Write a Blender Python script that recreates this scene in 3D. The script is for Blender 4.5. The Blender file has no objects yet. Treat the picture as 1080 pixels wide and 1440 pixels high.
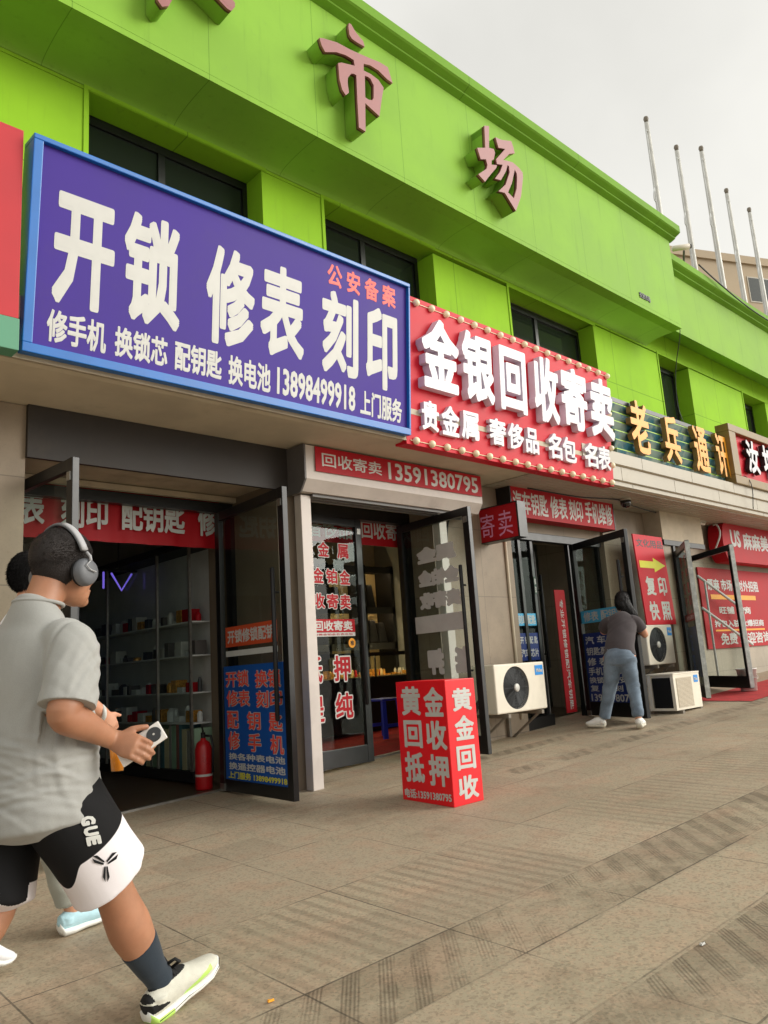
import bpy, bmesh, math, random
from mathutils import Vector, Matrix, noise
from mathutils.bvhtree import BVHTree
random.seed(7)
S = bpy.context.scene
COL = S.collection
R = math.radians
V3 = Vector

# ------------------------------------------------------------------ camera
CAM_Z = 1.295
cam = bpy.data.cameras.new('camera'); camo = bpy.data.objects.new('camera', cam); COL.objects.link(camo); S.camera = camo
cam.sensor_fit = 'VERTICAL'; cam.sensor_height = 24; cam.lens = 1100.93/1440*24
cam.clip_start = .05; cam.clip_end = 600
yaw, pitch, roll = R(43.921), R(11.2436), R(-3.7846)
fw = V3((math.cos(pitch)*math.sin(yaw), math.cos(pitch)*math.cos(yaw), math.sin(pitch)))
r0 = fw.cross(V3((0,0,1))).normalized(); u0 = r0.cross(fw)
cr = r0*math.cos(roll)+u0*math.sin(roll); cu = -r0*math.sin(roll)+u0*math.cos(roll)
camo.matrix_world = Matrix(((cr.x,cu.x,-fw.x,0),(cr.y,cu.y,-fw.y,0),(cr.z,cu.z,-fw.z,CAM_Z),(0,0,0,1)))

# ------------------------------------------------------------------ sky and sun (bright overcast)
W = bpy.data.worlds.new('World'); S.world = W; W.use_nodes = True
nt = W.node_tree; nt.nodes.clear()
sky = nt.nodes.new('ShaderNodeTexSky'); sky.sky_type = 'NISHITA'; sky.sun_disc = False
SUN_DIR = V3((.64,-.68,.40)).normalized()
sky.sun_elevation = math.asin(SUN_DIR.z); sky.sun_rotation = math.atan2(SUN_DIR.x, SUN_DIR.y)
sky.air_density = 1.6; sky.dust_density = 5.0; sky.ozone_density = .6
hs = nt.nodes.new('ShaderNodeHueSaturation'); hs.inputs['Saturation'].default_value = .10
tint = nt.nodes.new('ShaderNodeMix'); tint.data_type = 'RGBA'; tint.blend_type = 'MULTIPLY'; tint.inputs['Factor'].default_value = 1
tint.inputs['B'].default_value = (1.0, .985, .925, 1)
bg = nt.nodes.new('ShaderNodeBackground'); bg.inputs['Strength'].default_value = .15
out = nt.nodes.new('ShaderNodeOutputWorld')
# an even cloud layer veils most of the clear sky; faint soft cloud structure
geo = nt.nodes.new('ShaderNodeTexCoord'); cl = nt.nodes.new('ShaderNodeTexNoise'); cl.inputs['Scale'].default_value = 2.2; cl.inputs['Detail'].default_value = 5
mr = nt.nodes.new('ShaderNodeMapRange'); mr.inputs[1].default_value = .3; mr.inputs[2].default_value = .7; mr.inputs[3].default_value = 3.95; mr.inputs[4].default_value = 5.3
veil = nt.nodes.new('ShaderNodeMix'); veil.data_type = 'RGBA'; veil.inputs['Factor'].default_value = .72
nt.links.new(geo.outputs['Generated'], cl.inputs['Vector']); nt.links.new(cl.outputs['Fac'], mr.inputs[0]); nt.links.new(mr.outputs[0], veil.inputs['B'])
nt.links.new(sky.outputs[0], hs.inputs['Color']); nt.links.new(hs.outputs[0], veil.inputs['A']); nt.links.new(veil.outputs['Result'], tint.inputs['A'])
nt.links.new(tint.outputs['Result'], bg.inputs[0]); nt.links.new(bg.outputs[0], out.inputs[0])
sl = bpy.data.lights.new('sun', 'SUN'); sl.energy = 1.45; sl.angle = R(34); sl.color = (1,.965,.9)
so = bpy.data.objects.new('sun', sl); COL.objects.link(so); so.rotation_euler = SUN_DIR.to_track_quat('Z','Y').to_euler()
S.view_settings.view_transform = 'Standard'; S.view_settings.look = 'None'
S.view_settings.exposure = 0.5; S.view_settings.gamma = 1
S.cycles.max_bounces = 8; S.cycles.transparent_max_bounces = 16

def gz(x, y): return .045*x+.02*y            # the pavement climbs gently along the shops

# ------------------------------------------------------------------ materials
def lin(c):
    return tuple(((v/255)/12.92 if v/255 <= .04045 else ((v/255+.055)/1.055)**2.4) for v in c)
class NB:
    def __init__(s, name):
        s.m = bpy.data.materials.new(name); s.m.use_nodes = True; s.t = s.m.node_tree
        s.b = s.t.nodes['Principled BSDF']; s.o = s.t.nodes['Material Output']
    def n(s, typ, **kw):
        x = s.t.nodes.new('ShaderNode'+typ)
        for k, v in kw.items():
            if k in x.inputs: x.inputs[k].default_value = v
            else: setattr(x, k, v)
        return x
    def l(s, a, b): s.t.links.new(a, b)
    def put(s, sock, v):
        if hasattr(v, 'is_output') : s.l(v, sock)
        else: sock.default_value = v
    def mth(s, op, a, b=0.0, c=None):
        x = s.t.nodes.new('ShaderNodeMath'); x.operation = op
        s.put(x.inputs[0], a); s.put(x.inputs[1], b)
        if c is not None: s.put(x.inputs[2], c)
        return x.outputs[0]
    def mix(s, f, a, b, mode='MIX'):
        x = s.t.nodes.new('ShaderNodeMix'); x.data_type = 'RGBA'; x.blend_type = mode
        s.put(x.inputs['Factor'], f); s.put(x.inputs['A'], a); s.put(x.inputs['B'], b); return x.outputs['Result']
    def noise(s, scale, detail=4, vec=None, rough=.55):
        x = s.n('TexNoise', Scale=scale, Detail=detail, Roughness=rough)
        s.l(vec if vec is not None else s.obj(), x.inputs['Vector']); return x.outputs['Fac']
    def obj(s):
        if not hasattr(s, '_c'): s._c = s.t.nodes.new('ShaderNodeTexCoord')
        return s._c.outputs['Object']
    def xyz(s):
        if not hasattr(s, '_x'):
            s._x = s.t.nodes.new('ShaderNodeSeparateXYZ'); s.l(s.obj(), s._x.inputs[0])
        return s._x.outputs
    def ramp(s, f, a, b):
        x = s.t.nodes.new('ShaderNodeMapRange'); x.interpolation_type = 'SMOOTHSTEP'
        s.put(x.inputs[0], f); x.inputs[1].default_value = a; x.inputs[2].default_value = b; return x.outputs[0]
    def bump(s, h, strength=.3, dist=.01):
        x = s.n('Bump', Strength=strength, Distance=dist); s.l(h, x.inputs['Height']); s.l(x.outputs[0], s.b.inputs['Normal'])
def c4(c): return (c[0], c[1], c[2], 1)
def M(name, rgb, rough=.55, var=.12, scale=6, bump=0, bscale=60, metal=0, spec=.5, dirt=0, coat=0):
    """rgb given as 0-255 base colour; gentle noise in colour and gloss so nothing is perfectly flat"""
    q = NB(name); col = lin(rgb); f = q.noise(scale, 6)
    lo = c4([v*(1-var) for v in col]); hi = c4([min(1, v*(1+var)) for v in col])
    cc = q.mix(q.ramp(f, .3, .7), lo, hi)
    if dirt:
        d = q.ramp(q.noise(scale*.35+1.3, 8, rough=.7), .52, .75)
        cc = q.mix(q.mth('MULTIPLY', d, dirt), cc, c4(lin((88,76,60))))
    q.l(cc, q.b.inputs['Base Color'])
    q.l(q.mth('ADD', q.mth('MULTIPLY', f, .18), rough-.09), q.b.inputs['Roughness'])
    q.b.inputs['Metallic'].default_value = metal; q.b.inputs['Specular IOR Level'].default_value = spec
    if coat: q.b.inputs['Coat Weight'].default_value = coat
    if bump: q.bump(q.noise(bscale, 5), bump, .004)
    return q.m
def emis(name, rgb, st):
    q = NB(name); q.b.inputs['Base Color'].default_value = c4(lin(rgb)); q.b.inputs['Emission Color'].default_value = c4(lin(rgb)); q.b.inputs['Emission Strength'].default_value = st; return q.m
def glass(name, tint=(.86,.9,.88), refl=1.0):
    q = NB(name); q.t.nodes.remove(q.b)
    t = q.n('BsdfTransparent'); t.inputs[0].default_value = c4(tint)
    g = q.n('BsdfGlossy'); g.inputs['Roughness'].default_value = .02; g.inputs[0].default_value = (.9,.95,.95,1)
    fr = q.n('Fresnel', IOR=1.5); mx = q.n('MixShader')
    gm = q.n('NewGeometry'); q.l(q.mth('MULTIPLY', q.mth('MULTIPLY', fr.outputs[0], refl), q.mth('SUBTRACT', 1.0, gm.outputs['Backfacing'])), mx.inputs[0]); q.l(t.outputs[0], mx.inputs[1]); q.l(g.outputs[0], mx.inputs[2]); q.l(mx.outputs[0], q.o.inputs[0]); return q.m

def m_green(name, rgb, seam, rough, zseam=None):
    q = NB(name); col = lin(rgb); x, y, z = q.xyz()
    f = q.noise(1.1, 6)
    cc = q.mix(q.ramp(f, .3, .7), c4([v*.9 for v in col]), c4([v*1.06 for v in col]))
    vec = q.n('Mapping'); vec.inputs['Scale'].default_value = (5, 5, .35); q.l(q.obj(), vec.inputs['Vector'])
    st = q.ramp(q.noise(2.2, 6, vec.outputs[0], .65), .55, .8)
    cc = q.mix(q.mth('MULTIPLY', st, .34), cc, c4(lin((92,120,48)))); cc = q.mix(q.mth('MULTIPLY', q.ramp(q.noise(6.5, 8, rough=.75), .60, .74), .25), cc, c4(lin((110,130,84))))
    fx = q.mth('FRACT', q.mth('DIVIDE', q.mth('ADD', x, .4), seam))
    sm = q.mth('LESS_THAN', fx, .006)
    if zseam:
        sm = q.mth('MAXIMUM', sm, q.mth('LESS_THAN', q.mth('ABSOLUTE', q.mth('SUBTRACT', z, zseam)), .006))
    cc = q.mix(q.mth('MULTIPLY', sm, .55), cc, c4(lin((70,110,30))))
    q.l(cc, q.b.inputs['Base Color'])
    q.l(q.mth('ADD', q.mth('MULTIPLY', f, .2), rough+.12), q.b.inputs['Roughness']); q.b.inputs['Specular IOR Level'].default_value = .12
    wv = q.noise(.9, 3)
    q.bump(q.mth('SUBTRACT', q.mth('MULTIPLY', wv, 1.0), q.mth('MULTIPLY', sm, .4)), .25, .02)
    return q.m

def m_paving():
    q = NB('granite_paving'); x, y, z = q.xyz(); a = -.040; ca, sa = math.cos(a), math.sin(a)
    xs = q.mth('SUBTRACT', q.mth('MULTIPLY', x, ca), q.mth('MULTIPLY', y, -sa))      # along the shops
    ys = q.mth('ADD', q.mth('MULTIPLY', x, -sa), q.mth('MULTIPLY', y, ca))
    ys = q.mth('SUBTRACT', ys, 2.64)
    P = 1.76
    ph = q.mth('MULTIPLY', q.mth('FRACT', q.mth('DIVIDE', ys, P)), P)                   # 0..P: smooth-lined .86, hatched .0.. etc (towards building)
    lined = q.mth('MULTIPLY', q.mth('LESS_THAN', ph, .88), 1.0)
    hatch1 = q.mth('MULTIPLY', q.mth('GREATER_THAN', ph, 1.33), 1.0)
    rowid = q.mth('FLOOR', q.mth('DIVIDE', ys, P))
    hs2 = q.mth('MULTIPLY', q.mth('LESS_THAN', q.mth('ABSOLUTE', q.mth('SUBTRACT', ys, -1.15)), .22), 1.0)
    hs3 = q.mth('LESS_THAN', q.mth('ABSOLUTE', q.mth('SUBTRACT', ys, 2.02)), .11)
    hs4 = q.mth('LESS_THAN', q.mth('ABSOLUTE', q.mth('SUBTRACT', ys, 2.75)), .10)
    far = q.mth('GREATER_THAN', xs, 5.4)
    band = q.mth('LESS_THAN', q.mth('ABSOLUTE', q.mth('ADD', ys, .21)), .21)
    hatch = q.mth('MAXIMUM', q.mth('MAXIMUM', band, q.mth('LESS_THAN', q.mth('ABSOLUTE', q.mth('ADD', ys, 1.10)), .20)), q.mth('MULTIPLY', q.mth('MAXIMUM', hs3, hs4), far))
    hatch = q.mth('MAXIMUM', hatch, q.mth('LESS_THAN', q.mth('ABSOLUTE', q.mth('ADD', ys, 2.0)), .21))
    lined = q.mth('MULTIPLY', q.mth('GREATER_THAN', ys, .02), q.mth('LESS_THAN', ys, .86))
    # joints
    def line(v, per, off, w):
        f = q.mth('ABSOLUTE', q.mth('SUBTRACT', q.mth('FRACT', q.mth('DIVIDE', q.mth('SUBTRACT', v, off), per)), .5))
        return q.mth('GREATER_THAN', f, .5-w/per/2)
    wob = q.mth('MULTIPLY', q.mth('SUBTRACT', q.noise(3, 3), .5), .012)
    xj = q.mth('ADD', xs, wob); yj = q.mth('ADD', ys, wob)
    jx = line(xj, .765, 1.80, .008)
    jy = q.mth('LESS_THAN', q.mth('ABSOLUTE', yj), .005)
    for v in (-.42, -.88, -1.32, -1.78, -2.22, .87, 1.72, 2.55, 3.3):
        jy = q.mth('MAXIMUM', jy, q.mth('LESS_THAN', q.mth('ABSOLUTE', q.mth('SUBTRACT', yj, v)), .0045))
    joint = q.mth('MAXIMUM', jx, jy)
    jn = q.ramp(q.noise(2.1, 4), .38, .6); joint = q.mth('MULTIPLY', joint, q.mth('ADD', q.mth('MULTIPLY', jn, .75), .25))
    # grooves: slanting groups of fine lines in the bands, broad shallow ribs across the lined slabs
    dv = q.mth('SUBTRACT', q.mth('MULTIPLY', xs, .77), q.mth('MULTIPLY', ys, .64))
    dw = q.mth('ADD', dv, q.mth('MULTIPLY', q.mth('SUBTRACT', q.noise(5, 3), .5), .03))
    blk = q.ramp(q.mth('ABSOLUTE', q.mth('SUBTRACT', q.mth('FRACT', q.mth('DIVIDE', dw, .135)), .5)), .30, .20)
    fine = q.mth('ADD', q.mth('MULTIPLY', q.mth('SINE', q.mth('MULTIPLY', dv, 2*math.pi/.0155)), .5), .5)
    worn = q.ramp(q.noise(1.7, 5, rough=.65), .34, .60); dirt = q.ramp(q.noise(2.6, 6, rough=.7), .38, .62)
    gv = q.mth('MULTIPLY', q.mth('MULTIPLY', hatch, blk), q.mth('ADD', q.mth('MULTIPLY', q.mth('MULTIPLY', fine, worn), .65), q.mth('MULTIPLY', dirt, .45)))
    ln = q.ramp(q.mth('SINE', q.mth('MULTIPLY', q.mth('ADD', xs, q.mth('MULTIPLY', ys, .03)), 2*math.pi/.0956)), -.2, .9)
    slab = q.n('TexWhiteNoise'); slab.noise_dimensions = '2D'; sv = q.n('CombineXYZ')
    q.l(q.mth('FLOOR', q.mth('DIVIDE', q.mth('SUBTRACT', xs, 1.80+.3825), .765)), sv.inputs[0]); q.l(q.mth('FLOOR', q.mth('DIVIDE', ys, .86)), sv.inputs[1]); q.l(sv.outputs[0], slab.inputs['Vector'])
    gl = q.mth('MULTIPLY', q.mth('MULTIPLY', lined, ln), q.mth('ADD', q.mth('MULTIPLY', worn, .45), q.mth('MULTIPLY', slab.outputs['Value'], .55)))
    # granite colour
    big = q.noise(.55, 5); mid = q.noise(4.5, 6); grain = q.noise(95, 3, rough=.7); fl = q.noise(230, 2, rough=.8)
    cr1 = q.n('TexVoronoi', Scale=85.0); q.l(q.obj(), cr1.inputs['Vector']); crs = q.n('SeparateColor'); q.l(cr1.outputs['Color'], crs.inputs[0]); cry = crs.outputs[0]; crz = crs.outputs[1]
    base = q.mix(q.ramp(big, .3, .7), c4(lin((167,156,131))), c4(lin((181,167,143))))
    base = q.mix(q.mth('MULTIPLY', q.ramp(mid, .42, .72), .55), base, c4(lin((182,151,125))))
    base = q.mix(q.mth('MULTIPLY', q.ramp(cry, .62, .9), .34), base, c4(lin((94,80,64)))); base = q.mix(q.mth('MULTIPLY', q.ramp(crz, .70, .95), .38), base, c4(lin((198,168,140))))
    vo = q.n('TexVoronoi', Scale=1.0); vo.distance = 'CHEBYCHEV'
    cell = q.n('TexWhiteNoise'); cell.noise_dimensions = '2D'
    cv = q.n('CombineXYZ'); q.l(q.mth('FLOOR', q.mth('DIVIDE', q.mth('SUBTRACT', xs, 1.80+.3825), .765)), cv.inputs[0]); q.l(q.mth('FLOOR', q.mth('DIVIDE', ys, .44)), cv.inputs[1])
    q.l(cv.outputs[0], cell.inputs['Vector'])
    base = q.mix(q.mth('MULTIPLY', cell.outputs['Value'], .26), base, c4(lin((118,104,88))))
    base = q.mix(q.mth('MULTIPLY', q.ramp(grain, .55, .68), .38), base, c4(lin((84,74,62))))
    base = q.mix(q.mth('MULTIPLY', q.ramp(fl, .60, .72), .30), base, c4(lin((196,178,150))))
    st = q.ramp(q.noise(.9, 8, rough=.72), .5, .72)
    base = q.mix(q.mth('MULTIPLY', st, .5), base, c4(lin((102,88,68))))
    base = q.mix(q.mth('MULTIPLY', hatch, q.mth('MULTIPLY', dirt, .34)), base, c4(lin((92,78,56))))
    base = q.mix(q.mth('MULTIPLY', gv, .50), base, c4(lin((70,58,42))))
    base = q.mix(q.mth('MULTIPLY', gl, .34), base, c4(lin((96,84,66))))
    base = q.mix(q.mth('MULTIPLY', joint, .75), base, c4(lin((62,54,44))))
    q.l(base, q.b.inputs['Base Color'])
    q.l(q.mth('ADD', q.mth('MULTIPLY', mid, .3), .5), q.b.inputs['Roughness'])
    h = q.mth('SUBTRACT', q.mth('MULTIPLY', grain, .25), q.mth('ADD', q.mth('MULTIPLY', joint, 1.0), q.mth('ADD', q.mth('MULTIPLY', gv, .5), q.mth('MULTIPLY', gl, .35))))
    q.bump(h, .45, .006)
    return q.m

def m_stone(name, rgb, bw=.62, bh=.78):
    q = NB(name); x, y, z = q.xyz(); col = lin(rgb)
    base = q.mix(q.ramp(q.noise(2.0, 6), .3, .7), c4([v*.82 for v in col]), c4([v*1.1 for v in col]))
    base = q.mix(q.mth('MULTIPLY', q.ramp(q.noise(60, 3), .55, .7), .25), base, c4([v*.6 for v in col]))
    d = q.ramp(q.noise(7, 7, rough=.75), .58, .72)
    base = q.mix(q.mth('MULTIPLY', d, .35), base, c4(lin((110,88,66))))
    def ln(v, per, off): return q.mth('LESS_THAN', q.mth('FRACT', q.mth('DIVIDE', q.mth('ADD', v, off), per)), .010)
    j = q.mth('MAXIMUM', ln(q.mth('ADD', x, y), bw, .2), ln(z, bh, .32))
    base = q.mix(q.mth('MULTIPLY', j, .6), base, c4([v*.35 for v in col]))
    q.l(base, q.b.inputs['Base Color']); q.b.inputs['Roughness'].default_value = .6
    q.bump(q.mth('SUBTRACT', q.mth('MULTIPLY', q.noise(30, 5), .2), j), .3, .004)
    return q.m
def m_cloth(name, rgb, var=.12, heather=.1):
    q = NB(name); col = lin(rgb)
    f = q.noise(5, 5); g = q.noise(420, 2)
    cc = q.mix(q.ramp(f, .3, .7), c4([v*(1-var) for v in col]), c4([min(1,v*(1+var)) for v in col]))
    cc = q.mix(q.mth('MULTIPLY', q.ramp(g, .45, .6), heather), cc, c4([v*.45 for v in col]))
    q.l(cc, q.b.inputs['Base Color']); q.b.inputs['Roughness'].default_value = .85; q.b.inputs['Sheen Weight'].default_value = .15
    q.b.inputs['Specular IOR Level'].default_value = .2
    q.bump(q.noise(700, 2), .25, .001); return q.m
def m_skin(name, rgb):
    q = NB(name); col = lin(rgb)
    f = q.noise(14, 6); f2 = q.noise(3, 3)
    cc = q.mix(q.ramp(f, .35, .7), c4([v*.9 for v in col]), c4([v*1.08 for v in col]))
    cc = q.mix(q.mth('MULTIPLY', q.ramp(f2, .45, .7), .35), cc, c4((col[0]*.95, col[1]*.72, col[2]*.62)))
    q.l(cc, q.b.inputs['Base Color']); q.b.inputs['Roughness'].default_value = .5
    q.b.inputs['Subsurface Weight'].default_value = .12; q.b.inputs['Subsurface Radius'].default_value = (.01,.004,.002); q.b.inputs['Subsurface Scale'].default_value = .4
    q.bump(q.noise(220, 3), .15, .001); return q.m
def m_hair(name, rgb):
    q = NB(name); col = lin(rgb)
    f = q.noise(180, 3)
    q.l(q.mix(f, c4([v*.4 for v in col]), c4([v*1.7 for v in col])), q.b.inputs['Base Color']); q.b.inputs['Roughness'].default_value = .55
    q.b.inputs['Specular IOR Level'].default_value = .3
    q.bump(q.noise(260, 3), .7, .004); return q.m

K = dict(
 fascia=m_green('green_panel', (136,182,66), 1.22, .38), wallg=m_green('green_wall', (146,196,46), 1.9, .5, 5.48), cornice=m_green('green_cornice', (116,162,52), 2.4, .45),
 wing=m_green('green_wing_panel', (136,178,70), .92, .4),
 paving=m_paving(), stone=m_stone('beige_stone', (146,131,112)), stone2=m_stone('light_stone', (168,157,140), .6, .6),
 cream=M('cream_panel', (170,162,145), .45, .06, 2, dirt=.25), soffit=M('soffit_panel', (196,184,162), .7, .1, 2, dirt=.25), concrete=M('painted_concrete', (176,162,140), .8, .12, 3, .2, dirt=.3),
 brownp=M('brown_panel', (120,106,90), .7, .12, 2), dark=M('dark_header', (44,38,34), .6, .2, 3, dirt=.2), black=M('black_metal', (18,19,20), .35, .25, 12, spec=.6), blackm=M('black_plastic', (22,22,24), .55, .2, 20),
 silver=M('brushed_metal', (170,168,162), .35, .12, 20, metal=.9), steel=M('pole_metal', (196,195,188), .45, .12, 6, metal=.1), greyp=M('shutter_paint', (196,186,178), .45, .06, 4, dirt=.15),
 greyd=M('shutter_end_cap', (92,88,86), .5, .1, 5),
 inner=M('interior_wall', (186,178,164), .8, .12, 1.5, dirt=.2), innerd=M('interior_dark_wall', (150,150,144), .8, .15, 1.5), floor_d=M('brown_tile', (78,62,48), .35, .2, 3), carpet=M('red_carpet', (150,28,30), .95, .2, 9, .5, 300),
 blue_f=M('blue_frame', (22,104,184), .35, .08, 3), violet=M('violet_vinyl', (66,44,140), .55, .06, 1.2, .12, 2.2, spec=.2, dirt=.12), white=M('white_print', (198,198,193), .5, .05, 4), redtxt=M('red_print', (232,84,72), .5, .06, 4),
 red=M('red_vinyl', (200,22,42), .5, .06, 1.5, spec=.25, dirt=.06), red2=M('red_banner', (172,18,30), .55, .08, 2, spec=.25), redbox=M('red_box_vinyl', (232,18,30), .4, .04, 2), redfade=M('faded_red_panel', (186,58,64), .6, .06, 1.5, spec=.25), greenband=M('green_band', (82,142,112), .55, .06, 2),
 letterw=M('white_acrylic', (208,206,210), .3, .03, 3), letters=M('letter_side', (216,210,224), .45, .06, 3), bulb=M('cream_bulb', (250,236,200), .3, .08, 9),
 pink=M('letter_face', (150,92,90), .5, .08, 3, dirt=.1), brown=M('letter_edge', (84,42,40), .5, .1, 4), orange=M('orange_acrylic', (240,160,22), .4, .06, 4),
 olive=M('bronze_frame', (128,104,58), .4, .12, 5), bluep=M('blue_poster', (24,84,168), .4, .06, 2), bluep2=M('deep_blue_poster', (28,52,120), .4, .08, 2), cyan=M('cyan_sticker', (70,170,215), .4, .06, 3), orangep=M('orange_sticker', (206,82,44), .45, .06, 3),
 yellow=M('yellow_print', (222,216,50), .45, .05, 4), blacktxt=M('black_print', (30,26,28), .5, .1, 4), frost=M('frosted_sticker', (200,202,200), .6, .06, 6),
 ac=M('ac_casing', (224,216,198), .45, .05, 3, dirt=.12), acg=M('ac_grille', (58,60,62), .5, .12, 20), acdark=M('ac_cavity', (26,27,28), .7, .2, 9), badge=M('ac_badge', (34,140,220), .35, .05, 5), rust=M('bracket_metal', (120,112,100), .6, .2, 9, dirt=.6),
 stool=M('blue_plastic', (48,66,200), .4, .06, 5), beige=M('cabinet_panel', (186,164,116), .45, .1, 2), goldg=M('gold_goods', (206,150,70), .35, .35, 40, metal=.5), extred=M('extinguisher_red', (176,22,28), .3, .06, 5),
 tan=M('tan_render', (176,158,132), .8, .06, .4), roofm=M('roofing', (120,118,112), .9, .1, 1), cable=M('cable', (40,40,40), .6, .1, 20), tube=M('tube_light', (236,236,226), .3, .03, 5), wrap=M('plastic_wrap', (176,180,176), .25, .2, 15, spec=.8),
 bucket=M('white_bucket', (214,210,204), .4, .05, 6), paint=[M('box_card_%s'%n, c, .6, .1, 5) for n, c in (('mint',(150,178,150)),('grey',(150,146,140)),('cream',(200,186,150)),('teal',(80,120,130)),('rose',(150,90,84)))],
 glass=glass('door_glass', (.84,.88,.86), .6), glassd=glass('cabinet_glass', (.88,.92,.91), .5),
 winglass=None, lamp=emis('case_light', (255,226,170), 32.0), added_glow=emis('added_shelf_glow', (255,226,176), 18.0), neon=emis('purple_tube', (130,110,240), .45),
 skin=m_skin('skin', (168,119,90)), skin2=m_skin('skin_light', (206,152,122)), hair=m_hair('dark_hair', (36,30,28)), hair2=m_hair('black_hair', (24,22,22)),
 tee=m_cloth('grey_cotton', (160,160,156), .05, .14), teew=m_cloth('white_cotton', (232,232,234), .04, .04), teed=m_cloth('charcoal_cotton', (76,70,72), .1, .2), jeans=m_cloth('light_denim', (116,132,148), .3, .35), pants=m_cloth('grey_cotton_pants', (168,170,160), .08, .1),
 shortb=m_cloth('black_mesh', (17,17,19), .15, .1), shortw=m_cloth('white_mesh', (226,220,222), .04, .05), sock=m_cloth('navy_sock', (42,52,62), .1, .3),
 hp=M('headphone_grey', (98,100,104), .5, .06, 9), hpl=M('headphone_light_band', (168,168,170), .55, .06, 9), phone=M('white_phone', (236,232,226), .2, .03, 6), lens=M('black_lens', (12,12,14), .12, .1, 30, spec=.8),
 juice=M('orange_juice', (248,150,24), .3, .12, 20), cup=glass('clear_cup', (.92,.92,.92), .6), shoe=M('pale_shoe_mesh', (206,204,190), .7, .06, 30, .4, 300), lime=M('lime_foam', (186,226,108), .5, .05, 9), sole=M('white_foam', (232,232,226), .6, .05, 9), ice=M('pale_blue_mesh', (176,212,222), .7, .08, 14, .3, 300), lace=M('black_lace', (16,16,16), .8, .1, 40), rubber=M('sneaker_rubber', (200,196,180), .6, .08, 12),
)
q = NB('window_glass'); q.b.inputs['Base Color'].default_value = (.018,.024,.02,1); q.b.inputs['Roughness'].default_value = .06; q.b.inputs['Specular IOR Level'].default_value = .55; q.bump(q.noise(1.5, 2), .03, .02); K['winglass'] = q.m
q = NB('ribbed_signboard'); x, y, z = q.xyz()
f = q.noise(3.2, 4); f2 = q.noise(2.1, 3)
cc = q.mix(q.ramp(f, .4, .6), c4(lin((42,96,112))), c4(lin((122,140,132)))); cc = q.mix(q.mth('MULTIPLY', q.ramp(f2, .55, .66), .6), cc, c4(lin((40,120,140))))
q.l(cc, q.b.inputs['Base Color']); q.b.inputs['Roughness'].default_value = .25; K['rib'] = q.m
K['ribline'] = M('lime_neon_strip', (150,190,40), .4, .1, 5)

# ------------------------------------------------------------------ mesh helpers
ORIG = {}
def finish(name, me, mats, parent=None, origin=None, smooth=False):
    """one mesh object; vertices arrive in world space and are moved into the thing's own space"""
    o = bpy.data.objects.new(name, me); COL.objects.link(o)
    for m in (mats if isinstance(mats, (list, tuple)) else [mats]):
        if m is not None: me.materials.append(m)
    if parent is not None:
        o.parent = parent; org = ORIG[parent.name]
    else:
        if origin is None:
            xs = [v.co for v in me.vertices]
            lo = V3([min(c[i] for c in xs) for i in range(3)]); hi = V3([max(c[i] for c in xs) for i in range(3)])
            origin = V3(((lo.x+hi.x)/2, (lo.y+hi.y)/2, lo.z))
        org = V3(origin); o.location = org
    me.transform(Matrix.Translation(-org)); ORIG[o.name] = org
    if smooth:
        for p in me.polygons: p.use_smooth = True
    me.update(); return o
def tag(o, label, cat, group=None):
    o['label'] = label; o['category'] = cat
    if group: o['group'] = group
    return o
def thing(name, loc, label, cat, group=None):
    o = bpy.data.objects.new(name, None); COL.objects.link(o); o.empty_display_size = .1
    o.location = loc; ORIG[o.name] = V3(loc); return tag(o, label, cat, group)
def copy_tree(o, d, parent=None):
    c = o.copy(); COL.objects.link(c)
    if parent is not None: c.parent = parent
    else: c.location = o.location+V3(d)
    for ch in [h for h in bpy.data.objects if h.parent is o]: copy_tree(ch, d, c)
    return c
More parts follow.
